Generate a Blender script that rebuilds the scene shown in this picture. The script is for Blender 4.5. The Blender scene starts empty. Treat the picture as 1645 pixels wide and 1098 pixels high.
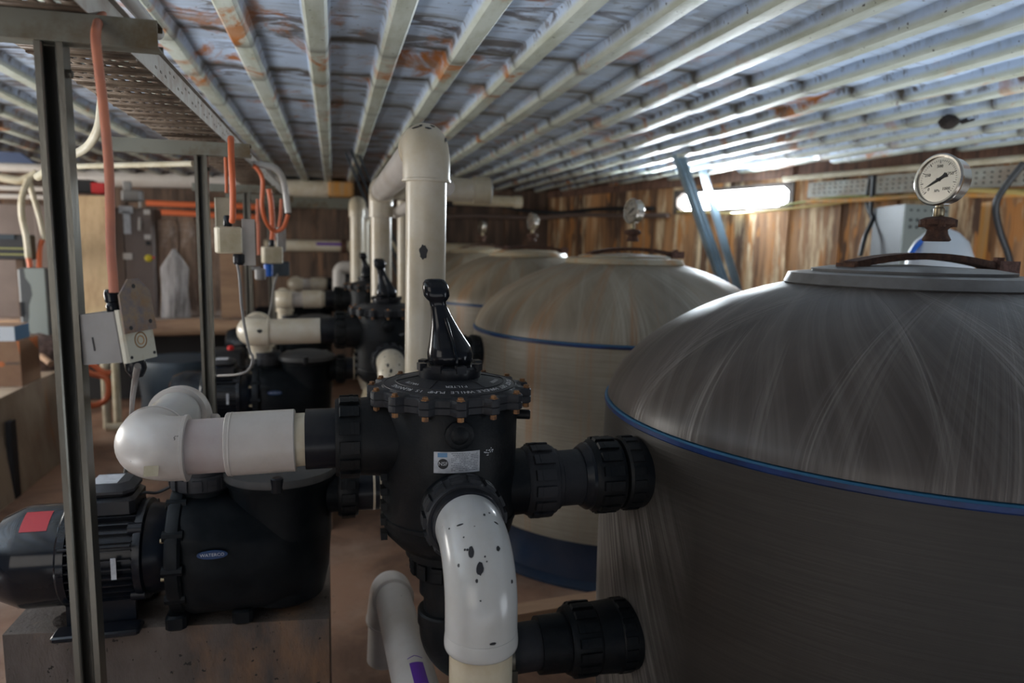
import bpy, math, random
from mathutils import Vector, Matrix, noise as mnoise
random.seed(7)
PI=math.pi
scn=bpy.context.scene
COL=scn.collection
# ------------------------------------------------------------------ camera
F=1140.0; YAW=math.radians(14.2); PITCH=math.radians(7.7); ROLL=math.radians(1.25)
CAM=Vector((0,0,1.55))
FW=Vector((math.sin(YAW)*math.cos(PITCH),math.cos(YAW)*math.cos(PITCH),-math.sin(PITCH)))
R0=Vector((math.cos(YAW),-math.sin(YAW),0)); U0=R0.cross(FW)
RT=R0*math.cos(ROLL)+U0*math.sin(ROLL); UP=-R0*math.sin(ROLL)+U0*math.cos(ROLL)
cd=bpy.data.cameras.new('camera'); cam=bpy.data.objects.new('camera',cd); COL.objects.link(cam)
cam.matrix_world=Matrix(((RT.x,UP.x,-FW.x,CAM.x),(RT.y,UP.y,-FW.y,CAM.y),(RT.z,UP.z,-FW.z,CAM.z),(0,0,0,1)))
cd.sensor_width=36; cd.lens=F*36/1645; cd.clip_start=.02
cd.dof.use_dof=True; cd.dof.focus_distance=1.5; cd.dof.aperture_fstop=2.6
scn.camera=cam
# ------------------------------------------------------------------ materials
def mat(name,c=(.5,.5,.5),rough=.5,metal=0,c2=None,scale=8,stretch=(1,1,1),bump=0,bscale=40,bstretch=None,lo=.4,hi=.65,
        spot=None,sscale=30,sth=.62,sstretch=(1,1,1),detail=6,coat=0,c3=None,c3scale=2,c3lo=.5,c3hi=.7,c3stretch=(1,1,1),spec=.5,dist=0):
    m=bpy.data.materials.new(name); m.use_nodes=True; nt=m.node_tree; N=nt.nodes; L=nt.links
    b=N['Principled BSDF']; b.inputs['Roughness'].default_value=rough; b.inputs['Metallic'].default_value=metal
    b.inputs['Specular IOR Level'].default_value=spec
    b.inputs['Coat Weight'].default_value=coat; b.inputs['Coat Roughness'].default_value=.15
    tc=N.new('ShaderNodeTexCoord')
    def tex(sc,st,det=detail,di=0):
        mp=N.new('ShaderNodeMapping'); mp.inputs['Scale'].default_value=st; L.new(tc.outputs['Object'],mp.inputs[0])
        n=N.new('ShaderNodeTexNoise'); n.inputs['Scale'].default_value=sc; n.inputs['Detail'].default_value=det; n.inputs['Roughness'].default_value=.65
        n.inputs['Distortion'].default_value=di
        L.new(mp.outputs[0],n.inputs['Vector']); return n.outputs['Fac']
    def ramp(f,lo,hi):
        r=N.new('ShaderNodeMapRange'); r.inputs[1].default_value=lo; r.inputs[2].default_value=hi; L.new(f,r.inputs[0]); return r.outputs[0]
    def mix(f,a,bb):
        x=N.new('ShaderNodeMix'); x.data_type='RGBA'; L.new(f,x.inputs[0])
        for v,i in ((a,6),(bb,7)):
            if isinstance(v,tuple): x.inputs[i].default_value=v+(1,)
            else: L.new(v,x.inputs[i])
        return x.outputs[2]
    col=c
    if c2: col=mix(ramp(tex(scale,stretch,di=dist),lo,hi),col,c2)
    if c3: col=mix(ramp(tex(c3scale,c3stretch),c3lo,c3hi),col,c3)
    if spot: col=mix(ramp(tex(sscale,sstretch,2),sth,sth+.02),col,spot)
    if isinstance(col,tuple): b.inputs['Base Color'].default_value=col+(1,)
    else: L.new(col,b.inputs['Base Color'])
    if bump:
        bp=N.new('ShaderNodeBump'); bp.inputs['Strength'].default_value=bump; bp.inputs['Distance'].default_value=.01
        L.new(tex(bscale,bstretch or stretch),bp.inputs['Height']); L.new(bp.outputs[0],b.inputs['Normal'])
    return m
def emis(name,c,s):
    m=bpy.data.materials.new(name); m.use_nodes=True; b=m.node_tree.nodes['Principled BSDF']
    b.inputs['Base Color'].default_value=c+(1,); b.inputs['Emission Color'].default_value=c+(1,); b.inputs['Emission Strength'].default_value=s
    return m
M={}
M['pvc']=mat('white_pvc',(.52,.485,.45),.32,c2=(.42,.375,.33),scale=5,lo=.45,hi=.75,spot=(.08,.07,.06),sscale=45,sth=.74,c3=(.56,.52,.49),c3scale=3)
M['pvcgloss']=mat('glossy_white_pvc',(.52,.52,.51),.2,c2=(.46,.45,.42),scale=4,spot=(.02,.02,.03),sscale=60,sth=.77)
M['pvcy']=mat('yellowed_pvc',(.56,.49,.35),.35,c2=(.44,.36,.23),scale=7,c3=(.6,.55,.44),c3scale=3)
M['pvccream']=mat('cream_pvc',(.60,.54,.43),.3,c2=(.50,.42,.29),scale=4,c3=(.66,.62,.54),c3scale=3)
M['pvcpink']=mat('primer_stained_pvc',(.46,.41,.395),.4,c2=(.40,.29,.28),scale=6,lo=.5,hi=.8)
M['black']=mat('black_plastic',(.003,.005,.007),.42,spec=.2,c2=(.013,.0135,.014),scale=9,bump=.12,bscale=160)
M['blackgloss']=mat('glossy_black_plastic',(.004,.007,.012),.14,spec=.32,c2=(.014,.014,.016),scale=5)
M['blackdust']=mat('dusty_black_plastic',(.014,.016,.020),.55,spec=.35,c2=(.036,.035,.039),scale=9,lo=.4,hi=.75,bump=.12,bscale=120)
M['blackpaint']=mat('black_painted_metal',(.003,.006,.012),.28,spec=.3,c2=(.02,.02,.022),scale=6)
M['pumpblack']=mat('pump_black',(.002,.004,.006),.42,spec=.14,c2=(.010,.012,.014),scale=7,bump=.1,bscale=120)
M['greydust']=mat('dust_greyed_plastic',(.05,.052,.055),.55,c2=(.08,.078,.075),scale=8)
M['bolt']=mat('rusty_brass_bolt',(.30,.15,.06),.5,.5,c2=(.10,.05,.03),scale=60)
M['bluebadge']=mat('blue_badge',(.01,.04,.12),.3)
M['white']=mat('white_print',(.55,.56,.58),.6)
M['lidprint']=mat('faded_white_print',(.62,.62,.63),.7)
M['label']=mat('label_silver',(.50,.52,.55),.5,c2=(.36,.37,.40),scale=40)
M['labelink']=mat('label_ink',(.10,.11,.13),.6)
M['labelblue']=mat('label_blue',(.12,.25,.42),.5)
M['labelblack']=mat('label_black',(.01,.01,.012),.5)
M['red']=mat('red_sticker',(.42,.012,.02),.4)
M['ring']=mat('blue_ring',(.007,.035,.15),.4,c2=(.006,.018,.07),scale=10)
M['ringtop']=mat('light_blue_tape',(.015,.10,.20),.4)
M['skirt']=mat('dark_blue_skirt',(.012,.026,.055),.22,c2=(.03,.04,.06),scale=3)
M['galv']=mat('galvanised_channel',(.15,.145,.125),.30,.8,c2=(.07,.05,.03),scale=7,stretch=(1,1,.25),lo=.5,hi=.75,bump=.1)
M['galvgreen']=mat('dull_green_grey_steel',(.17,.17,.14),.55,.35,c2=(.10,.07,.035),scale=9,lo=.5,hi=.7,c3=(.2,.09,.02),c3scale=6,c3lo=.64,c3hi=.72)
M['tray']=mat('perforated_tray_steel',(.16,.12,.085),.5,.3,c2=(.07,.045,.03),scale=14,bump=.15)
M['trayflange']=mat('tray_flange_steel',(.34,.32,.29),.5,.3,c2=(.22,.17,.13),scale=14)
M['orange']=mat('orange_conduit',(.56,.20,.11),.5,c2=(.42,.16,.11),scale=10)
M['orangef']=mat('orange_conduit_far',(.55,.12,.04),.5)
M['cream']=mat('cream_conduit',(.55,.50,.38),.45,c2=(.40,.34,.22),scale=8)
M['greyp']=mat('grey_enclosure_plastic',(.23,.22,.21),.45,c2=(.19,.175,.165),scale=5)
M['paleg']=mat('pale_enclosure_lid',(.55,.52,.42),.5,c2=(.40,.30,.17),scale=22,lo=.55,hi=.75)
M['rustplate']=mat('rusted_bracket',(.30,.22,.15),.7,.1,c2=(.17,.15,.17),scale=45,c3=(.30,.16,.06),c3scale=18,bump=.5,bscale=110)
M['rust']=mat('heavy_rust',(.06,.028,.02),.8,.1,c2=(.13,.06,.035),scale=40,bump=.8,bscale=80)
M['rustpink']=mat('flaking_rust',(.18,.09,.07),.85,c2=(.08,.04,.03),scale=60,bump=.8,bscale=90)
M['chrome']=mat('stainless_steel',(.6,.56,.5),.22,1)
M['brass']=mat('dirty_brass',(.42,.36,.24),.35,.8,c2=(.2,.16,.1),scale=30)
M['dial']=mat('gauge_dial',(.21,.21,.26),.35)
M['ink']=mat('black_ink',(.012,.012,.015),.5)
M['inkred']=mat('red_ink',(.4,.06,.05),.5)
M['concrete']=mat('stained_concrete',(.13,.105,.09),.9,c2=(.06,.047,.04),scale=4,stretch=(1,1,.45),lo=.42,hi=.68,spot=(.02,.017,.014),sscale=50,sth=.68,bump=.6,bscale=60,c3=(.26,.14,.07),c3scale=3.2,c3stretch=(1,1,.4),c3lo=.52,c3hi=.72)
M['ledge']=mat('ledge_concrete',(.36,.28,.20),.9,c2=(.24,.17,.12),scale=4,stretch=(1,1,.4),bump=.3,bscale=40,c3=(.33,.15,.06),c3scale=4,c3lo=.58,c3hi=.72,c3stretch=(1,1,.3))
M['floor']=mat('red_brown_wet_floor',(.27,.15,.095),.62,c2=(.12,.065,.042),scale=1.8,lo=.42,hi=.62,c3=(.32,.22,.16),c3scale=1.1,c3lo=.5,c3hi=.68,spot=(.07,.05,.035),sscale=26,sth=.72,bump=.15,bscale=25,dist=.6)
M['steelblue']=mat('blue_grey_steel',(.22,.30,.36),.35,.2,c2=(.15,.2,.23),scale=5)
M['darkblue']=mat('dark_blue_steel',(.02,.035,.05),.5)
M['ply']=mat('plywood',(.60,.42,.24),.65,c2=(.46,.31,.17),scale=6,stretch=(3,3,.5),c3=(.66,.52,.28),c3scale=1.5)
M['cabinet']=mat('brown_cabinet',(.14,.10,.083),.45,c2=(.11,.078,.065),scale=3)
M['slab']=mat('bark_edged_slab',(.36,.24,.17),.85,c2=(.11,.075,.06),scale=5,stretch=(2.5,2.5,.35),bump=.6,bscale=20,c3=(.60,.50,.44),c3scale=3,c3lo=.5,c3hi=.7)
M['slabgrey']=mat('grey_weathered_slab',(.52,.49,.48),.85,c2=(.10,.09,.085),scale=4,stretch=(2.5,2.5,.35),bump=.6,bscale=20)
M['timber']=mat('rough_timber',(.40,.25,.15),.8,c2=(.24,.14,.09),scale=3,stretch=(.4,2,2),bump=.3,bscale=20)
M['card']=mat('cardboard',(.27,.155,.09),.8,c2=(.22,.12,.07),scale=4)
M['cartonw']=mat('white_blue_carton',(.60,.64,.68),.5)
M['cartonb']=mat('carton_dark_blue',(.06,.13,.22),.5)
M['orangep']=mat('orange_print',(.50,.14,.04),.6)
M['yellow']=mat('yellow_plastic',(.65,.5,.02),.5)
M['bluep']=mat('blue_plastic',(.01,.10,.45),.4)
M['redp']=mat('red_plastic',(.6,.02,.02),.4)
M['dark']=mat('dark_void_steel',(.012,.012,.014),.7)
M['tarp']=mat('navy_sheet',(.02,.04,.10),.5)
M['perf']=mat('perforated_grey_steel',(.30,.31,.28),.5,.2,c2=(.22,.18,.14),scale=6)
M['cablegreen']=mat('green_yellow_cable',(.24,.24,.08),.5)
M['cableyel']=mat('yellow_hose',(.42,.31,.10),.5)
M['cableblack']=mat('black_cable',(.015,.017,.02),.5)
M['purple']=mat('purple_print',(.10,.02,.28),.5)
M['panel']=mat('grey_green_panel',(.24,.27,.255),.5)
M['paneldark']=mat('grey_panel_side',(.06,.065,.07),.6)
M['orangepanel']=mat('orange_stained_board',(.52,.24,.05),.7,c2=(.40,.28,.16),scale=4,stretch=(3,3,.4))
M['nest']=mat('mud_nest',(.03,.022,.018),.95,bump=1,bscale=60)
M['frame']=mat('window_frame_grime',(.10,.08,.07),.8)
M['whitetank']=mat('white_drum_plastic',(.5,.53,.56),.3)
# wall: corroded vertical streaks
M['wall']=mat('rusty_streaked_boards',(.44,.22,.09),.8,c2=(.08,.042,.026),scale=1.4,stretch=(3,3,.25),lo=.38,hi=.58,c3=(.66,.50,.31),c3scale=2.0,c3stretch=(3,3,.42),spot=(.40,.17,.05),sscale=3.0,sth=.60,sstretch=(3,3,.5),c3lo=.50,c3hi=.62,bump=.6,bscale=7,bstretch=(3,3,.4),detail=8)
M['fringe']=mat('red_brown_fringe_boards',(.17,.09,.06),.85,c2=(.06,.035,.028),scale=8,stretch=(3,3,.4))
M['walldark']=mat('dark_weathered_boards',(.15,.095,.065),.85,c2=(.06,.04,.03),scale=2.2,stretch=(4,4,.4),lo=.38,hi=.58,c3=(.30,.16,.09),c3scale=2.1,c3stretch=(3,3,.5),c3lo=.56,c3hi=.72,bump=.6,bscale=7,bstretch=(3,3,.4),detail=8)
# ceiling
def ceiling_mat():
    m=bpy.data.materials.new('painted_rusting_deck'); m.use_nodes=True; nt=m.node_tree; N=nt.nodes; L=nt.links; b=N['Principled BSDF']
    tc=N.new('ShaderNodeTexCoord'); sep=N.new('ShaderNodeSeparateXYZ'); L.new(tc.outputs['Object'],sep.inputs[0])
    def tex(sc,st,det=6,di=0.):
        mp=N.new('ShaderNodeMapping'); mp.inputs['Scale'].default_value=st; L.new(tc.outputs['Object'],mp.inputs[0])
        n=N.new('ShaderNodeTexNoise'); n.inputs['Scale'].default_value=sc; n.inputs['Detail'].default_value=det; n.inputs['Roughness'].default_value=.65; n.inputs['Distortion'].default_value=di
        L.new(mp.outputs[0],n.inputs['Vector']); return n.outputs['Fac']
    def rng(f,a,bb,c=0,d=1):
        r=N.new('ShaderNodeMapRange'); r.inputs[1].default_value=a; r.inputs[2].default_value=bb; r.inputs[3].default_value=c; r.inputs[4].default_value=d; L.new(f,r.inputs[0]); return r.outputs[0]
    def mix(f,a,bb):
        x=N.new('ShaderNodeMix'); x.data_type='RGBA'; L.new(f,x.inputs[0])
        for v,i in ((a,6),(bb,7)):
            if isinstance(v,tuple): x.inputs[i].default_value=v+(1,)
            else: L.new(v,x.inputs[i])
        return x.outputs[2]
    def mul(a,bb,op='MULTIPLY'):
        x=N.new('ShaderNodeMath'); x.operation=op; L.new(a,x.inputs[0])
        if isinstance(bb,float): x.inputs[1].default_value=bb
        else: L.new(bb,x.inputs[1])
        x.use_clamp=True; return x.outputs[0]
    pan=mix(rng(tex(3,(1,.5,1)),.35,.7),(.56,.67,.83),(.42,.52,.66))
    rib=mix(rng(tex(8,(2,.4,1)),.4,.7),(.52,.56,.50),(.36,.38,.29))
    low=rng(sep.outputs['Z'],2.335,2.318)      # the ribs are painted a greener cream than the pans
    col=mix(low,pan,rib)
    # dark grime gathered in torn sheets across the pans
    g=rng(tex(4.5,(.55,2.0,1),9,1.4),.51,.58); g2=rng(tex(.8,(1,1,1),3),.38,.58)
    col=mix(mul(mul(mul(g,g2),rng(sep.outputs['Z'],2.325,2.342)),.85),col,(.075,.05,.04))
    r=rng(tex(3.2,(1.2,.8,1),8,.7),.55,.64); r2=rng(tex(.7,(1,1,1),3),.38,.55)
    col=mix(mul(r,r2),col,(.40,.14,.03))
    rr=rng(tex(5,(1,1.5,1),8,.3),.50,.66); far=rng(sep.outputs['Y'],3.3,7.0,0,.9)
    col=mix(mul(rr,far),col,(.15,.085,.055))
    s=rng(tex(38,(1,1,1),2),.70,.72); col=mix(mul(s,.9),col,(.04,.03,.025))
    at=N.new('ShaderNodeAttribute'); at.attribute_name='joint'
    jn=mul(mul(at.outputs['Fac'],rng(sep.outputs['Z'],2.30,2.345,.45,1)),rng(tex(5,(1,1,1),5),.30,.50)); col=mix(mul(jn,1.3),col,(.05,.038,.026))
    sm=rng(tex(2.2,(.35,2.4,1),5,.5),.48,.66); nl=rng(sep.outputs['Z'],2.325,2.342); col=mix(mul(mul(sm,nl),.6),col,(.25,.25,.22))
    L.new(col,b.inputs['Base Color']); b.inputs['Roughness'].default_value=.42; b.inputs['Metallic'].default_value=.0
    bp=N.new('ShaderNodeBump'); bp.inputs['Strength'].default_value=.25; bp.inputs['Distance'].default_value=.01; L.new(tex(18,(1,1,1)),bp.inputs['Height']); L.new(bp.outputs[0],b.inputs['Normal'])
    return m
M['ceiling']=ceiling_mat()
# fibreglass, wound
def fibre(name,base,light,dark,rust=0,cyl=False,rough=.45):
    m=bpy.data.materials.new(name); m.use_nodes=True; nt=m.node_tree; N=nt.nodes; L=nt.links; b=N['Principled BSDF']
    tc=N.new('ShaderNodeTexCoord'); sep=N.new('ShaderNodeSeparateXYZ'); L.new(tc.outputs['Object'],sep.inputs[0])
    def ma(op,a,bb=None,c=None):
        x=N.new('ShaderNodeMath'); x.operation=op
        for i,v in enumerate((a,bb,c)):
            if v is None: continue
            if isinstance(v,(int,float)): x.inputs[i].default_value=v
            else: L.new(v,x.inputs[i])
        return x.outputs[0]
    X,Y,Z=sep.outputs
    nx=ma('MULTIPLY',X,-1.); ny=ma('MULTIPLY',Y,-1.)
    th=ma('ARCTAN2',ny,nx); rr=ma('SQRT',ma('ADD',ma('MULTIPLY',X,X),ma('MULTIPLY',Y,Y)))
    def n1(u,v,su,sv,det=4,w=0.,di=0.):
        cb=N.new('ShaderNodeCombineXYZ'); L.new(ma('MULTIPLY',u,su),cb.inputs[0]); L.new(ma('MULTIPLY',v,sv),cb.inputs[1]); cb.inputs[2].default_value=w
        n=N.new('ShaderNodeTexNoise'); n.inputs['Scale'].default_value=1; n.inputs['Detail'].default_value=det; n.inputs['Roughness'].default_value=.6; n.inputs['Distortion'].default_value=di
        L.new(cb.outputs[0],n.inputs['Vector']); return n.outputs['Fac']
    def rng(f,a,bb,c=0,d=1):
        r=N.new('ShaderNodeMapRange'); r.inputs[1].default_value=a; r.inputs[2].default_value=bb; r.inputs[3].default_value=c; r.inputs[4].default_value=d; L.new(f,r.inputs[0]); return r.outputs[0]
    def mix(f,a,bb):
        x=N.new('ShaderNodeMix'); x.data_type='RGBA'; L.new(f,x.inputs[0])
        for v,i in ((a,6),(bb,7)):
            if isinstance(v,tuple): x.inputs[i].default_value=v+(1,)
            else: L.new(v,x.inputs[i])
        return x.outputs[2]
    if cyl:
        f=n1(th,Z,3,130,3); col=mix(rng(f,.35,.7),base,light)
        f2=n1(th,Z,2.2,1.6,5,3.); col=mix(rng(f2,.4,.7,0,.7),col,dark)
        h=f
        # scuffed pale fibres on the flank
        d=n1(ma('ADD',th,ma('MULTIPLY',Z,.55)),Z,60,1.6,5,5.); msk=n1(th,Z,2.2,1.6,3,8.)
        flank=ma('MULTIPLY',rng(th,.36,.08),rng(Z,1.02,.88))
        col=mix(ma('MULTIPLY',ma('MULTIPLY',rng(d,.42,.66,.25,1.),rng(msk,.36,.55)),flank),col,(.30,.275,.25))
    else:
        gq=ma('DIVIDE',.20,ma('MAXIMUM',rr,.205)); geo=ma('MULTIPLY',ma('ARCSINE',gq),.85)   # wound tows leave the neck almost radially and bend away
        ua=ma('ADD',th,geo); ub=ma('SUBTRACT',th,geo); uc=ma('SUBTRACT',th,ma('MULTIPLY',rr,.9))
        fa=n1(ua,rr,110,.9,3,1.); fb=n1(ub,rr,110,.9,3,2.); fc=n1(uc,rr,26,1.0,4,3.)
        ba=n1(ua,rr,4.5,.5,2,4.); bb_=n1(ub,rr,4.5,.5,2,5.)
        pa=ma('MULTIPLY',rng(fa,.42,.68),rng(ba,.52,.60)); pb=ma('MULTIPLY',rng(fb,.42,.68),rng(bb_,.52,.60))
        col=mix(rng(n1(th,rr,3,3,5,9.),.35,.7),base,dark)
        col=mix(rng(fc,.45,.75,0,.22),col,light); col=mix(ma('MULTIPLY',pa,.75),col,light); col=mix(ma('MULTIPLY',pb,.4),col,light)
        sel=rng(n1(th,rr,9,7,2,6.),.48,.52)
        h=ma('ADD',ma('MULTIPLY',pa,sel),ma('MULTIPLY',pb,ma('SUBTRACT',1.,sel)))
        h=ma('ADD',h,ma('MULTIPLY',fa,.3))
    if rust:
        rs=n1(th,Z,13,.25,3,11.); fd=n1(th,Z,2.5,1.5,3,12.)
        col=mix(ma('MULTIPLY',rng(rs,.54,.66,0,rust),rng(fd,.38,.6)),col,(.30,.13,.035))
    L.new(col,b.inputs['Base Color']); b.inputs['Roughness'].default_value=rough
    bp=N.new('ShaderNodeBump'); bp.inputs['Strength'].default_value=.35 if not cyl else .15; bp.inputs['Distance'].default_value=.004; L.new(h,bp.inputs['Height']); L.new(bp.outputs[0],b.inputs['Normal'])
    return m
M['dome1']=fibre('wound_fibreglass_dome',(.080,.065,.057),(.27,.25,.23),(.045,.036,.031),rough=.4)
M['cyl1']=fibre('wound_fibreglass_wall',(.027,.023,.019),(.040,.035,.029),(.016,.014,.012),cyl=True,rough=.5)
M['dome2']=fibre('rust_streaked_dome',(.27,.225,.165),(.42,.38,.31),(.17,.14,.10),rust=.85,rough=.42)
M['cyl2']=fibre('rust_streaked_wall',(.23,.195,.145),(.32,.28,.22),(.15,.125,.095),rust=.65,cyl=True,rough=.5)
M['neck']=mat('grey_neck_plastic',(.17,.17,.17),.35,c2=(.12,.115,.11),scale=8)
M['neckrust']=mat('cream_neck_rust_stained',(.36,.31,.22),.4,c2=(.40,.2,.06),scale=5,lo=.5,hi=.7)
# ------------------------------------------------------------------ mesh builder (world coordinates, re-based on the parent's origin)
def frame(ax):
    ax=Vector(ax).normalized(); t=Vector((0,0,1)) if abs(ax.z)<.9 else Vector((1,0,0))
    a=t.cross(ax).normalized(); return a,ax.cross(a).normalized(),ax
class MB:
    def __init__(s): s.v=[]; s.f=[]; s.m=[]; s.cur=0
    def add(s,vs,fs,T=None):
        o=len(s.v); s.v+=[(T@Vector(v)) if T else Vector(v) for v in vs]
        for f in fs: s.f.append([o+i for i in f]); s.m.append(s.cur)
        return s
    def box(s,c,d,T=None,bev=0):
        x,y,z=[k/2 for k in d]; C=Vector(c)
        if bev<=0:
            vs=[C+Vector((a*x,b*y,e*z)) for a in(-1,1) for b in(-1,1) for e in(-1,1)]
            return s.add(vs,[(0,1,3,2),(4,6,7,5),(0,4,5,1),(2,3,7,6),(0,2,6,4),(1,5,7,3)],T)
        # bevelled in plan, chamfered top and bottom
        def lp(i,z0): 
            X,Y=x-i,y-i; B=bev
            return [C+Vector(p+(z0,)) for p in ((-X+B,-Y),(X-B,-Y),(X,-Y+B),(X,Y-B),(X-B,Y),(-X+B,Y),(-X,Y-B),(-X,-Y+B))]
        ls=[lp(bev*.7,-z),lp(0,-z+bev*.7),lp(0,z-bev*.7),lp(bev*.7,z)]
        return s.loft(ls,T)
    def loft(s,rings,T=None,cap=True,closed=True):
        n=len(rings[0]); vs=[p for r in rings for p in r]; fs=[]
        for i in range(len(rings)-1):
            for j in range(n if closed else n-1):
                a=i*n+j; b=i*n+(j+1)%n; fs.append((a,b,b+n,a+n))
        if cap: fs.append(tuple(range(n))[::-1]); fs.append(tuple(range((len(rings)-1)*n,len(rings)*n)))
        return s.add(vs,fs,T)
    def lathe(s,prof,o,ax=(0,0,1),seg=40,a0=0,a1=2*PI,T=None):
        A,B,Z=frame(ax); o=Vector(o); full=abs(a1-a0-2*PI)<1e-6; n=seg if full else seg+1
        rings=[[o+Z*h+(A*math.cos(a0+(a1-a0)*k/seg)+B*math.sin(a0+(a1-a0)*k/seg))*max(r,1e-4) for k in range(n)] for r,h in prof]
        if full: return s.loft(rings,T,cap=True)
        vs=[p for r in rings for p in r]; fs=[]; m=len(rings)
        for i in range(m-1):
            for j in range(n-1): fs.append((i*n+j,i*n+j+1,(i+1)*n+j+1,(i+1)*n+j))
        fs.append(tuple(i*n for i in range(m))); fs.append(tuple(i*n+n-1 for i in range(m))[::-1])
        fs.append(tuple(range(n))[::-1]) ; fs.append(tuple(range((m-1)*n,m*n)))
        return s.add(vs,fs,T)
    def cyl(s,p0,p1,r,r1=None,seg=32,T=None):
        p0=Vector(p0);p1=Vector(p1); l=(p1-p0).length
        return s.lathe([(r,0),(r1 if r1 is not None else r,l)],p0,p1-p0,seg,T=T)
    def pipe(s,p0,p1,r,wall=.004,seg=40):
        p0=Vector(p0);p1=Vector(p1); l=(p1-p0).length; c=.002
        return s.lathe([(r-wall,0),(r-c,0),(r,c),(r,l-c),(r-c,l),(r-wall,l),(r-wall-.0004,l-.004),(r-wall-.0004,.004)],p0,p1-p0,seg)
    def tube(s,path,r,seg=12,cap=True,T=None):
        P=[Vector(p) for p in path]; n=len(P); tan=[]
        for i in range(n): tan.append((P[min(i+1,n-1)]-P[max(i-1,0)]).normalized())
        A,B,_=frame(tan[0]); rings=[]
        for i in range(n):
            A=(A-tan[i]*A.dot(tan[i])).normalized(); B=tan[i].cross(A); rad=r(i/(n-1)) if callable(r) else r
            rings.append([P[i]+(A*math.cos(2*PI*k/seg)+B*math.sin(2*PI*k/seg))*rad for k in range(seg)])
        return s.loft(rings,T,cap=cap)
    def prism(s,pts,z0,z1,T=None):
        n=len(pts); return s.loft([[Vector((p[0],p[1],z)) for p in pts] for z in (z0,z1)],T)
    def build(s,name,mats,parent=None,local=False,angle=35):
        me=bpy.data.meshes.new(name)
        off=Vector((0,0,0)) if (local or parent is None) else ROOTS[parent.name]
        me.from_pydata([tuple(v-off) for v in s.v],[],s.f)
        if not isinstance(mats,(list,tuple)): mats=[mats]
        for m in mats: me.materials.append(m)
        me.polygons.foreach_set('material_index',s.m)
        import bmesh
        bm=bmesh.new(); bm.from_mesh(me); bmesh.ops.recalc_face_normals(bm,faces=bm.faces); bm.to_mesh(me); bm.free()
        me.polygons.foreach_set('use_smooth',[True]*len(me.polygons)); me.set_sharp_from_angle(angle=math.radians(angle))
        o=bpy.data.objects.new(name,me); COL.objects.link(o)
        if parent: o.parent=parent; ROOTS[o.name]=off
        return o
ROOTS={}
def tag(o,label,cat,group=None,kind=None):
    if label: o['label']=label
    if cat: o['category']=cat
    if group: o['group']=group
    if kind: o['kind']=kind
    return o
def thing(name,label,cat,loc,group=None,rot=None):
    o=bpy.data.objects.new(name,None); COL.objects.link(o); o.empty_display_size=.05; o.location=loc
    if rot is not None: o.rotation_euler=rot
    ROOTS[o.name]=Vector(loc); tag(o,label,cat,group); return o
def single(name,mb,m,label,cat,group=None,angle=35):
    # a one-mesh thing whose origin sits at the bottom centre of its own geometry
    xs=[v.x for v in mb.v]; ys=[v.y for v in mb.v]; zs=[v.z for v in mb.v]
    c=Vector(((min(xs)+max(xs))/2,(min(ys)+max(ys))/2,min(zs)))
    mb.v=[v-c for v in mb.v]; o=mb.build(name,m,None,angle=angle); o.location=c; return tag(o,label,cat,group)
def struct(name,mb,m,parent=None,angle=35):
    o=mb.build(name,m,parent,angle=angle)
    if not parent: o['kind']='structure'; ROOTS[o.name]=Vector((0,0,0))
    return o
def copy_tree(o,off,label=None,parent=None,skip=(),swap=None):
    c=o.copy(); COL.objects.link(c)
    if parent is None: c.location=o.location+Vector(off); 
    else: c.parent=parent
    if label: c['label']=label
    if swap and o.type=='MESH' and o.data.materials and o.data.materials[0].name in swap:
        c.data=o.data.copy()
        for i,mm in enumerate(c.data.materials):
            if mm.name in swap: c.data.materials[i]=swap[mm.name]
    for ch in [k for k in ORIG if k.parent==o]:
        if ch.name.split('.')[0] in skip: continue
        copy_tree(ch,(0,0,0),None,c,skip,swap)
    return c
def arc(p0,corner,p1,R,n=10):
    """polyline p0 -> rounded corner -> p1"""
    p0,c,p1=map(Vector,(p0,corner,p1)); d0=(p0-c).normalized(); d1=(p1-c).normalized()
    ang=d0.angle(d1); t=R/math.tan(ang/2); a=c+d0*t; b=c+d1*t; ctr=c+(d0+d1).normalized()*(R/math.sin(ang/2))
    va=a-ctr; vb=b-ctr; w=va.angle(vb); out=[p0]
    for i in range(n+1):
        k=i/n; out.append(ctr+(va*math.sin((1-k)*w)+vb*math.sin(k*w))/math.sin(w))
    out.append(p1); return out
def smooth(pts,n=8):
    P=[Vector(p) for p in pts]; P=[P[0]*2-P[1]]+P+[P[-1]*2-P[-2]]; out=[]
    for i in range(1,len(P)-2):
        for k in range(n):
            t=k/n; out.append(.5*((2*P[i])+(P[i+1]-P[i-1])*t+(2*P[i-1]-5*P[i]+4*P[i+1]-P[i+2])*t*t+(3*P[i]-P[i-1]-3*P[i+1]+P[i+2])*t**3))
    out.append(P[-2]); return out
def elbow_mb(p0,c,p1,r=.0575,rs=.067,R=.075,sock=.05):
    """PVC elbow: sockets at both ends, a tight bend between"""
    mb=MB(); mb.tube(arc(p0,c,p1,R,14),rs,40)
    for p in (p0,p1):
        d=(Vector(p)-Vector(c)).normalized(); mb.lathe([(rs-.001,-.008),(rs+.0025,-.006),(rs+.0025,0),(rs-.001,.001)],p,d,40)
    return mb
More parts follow.
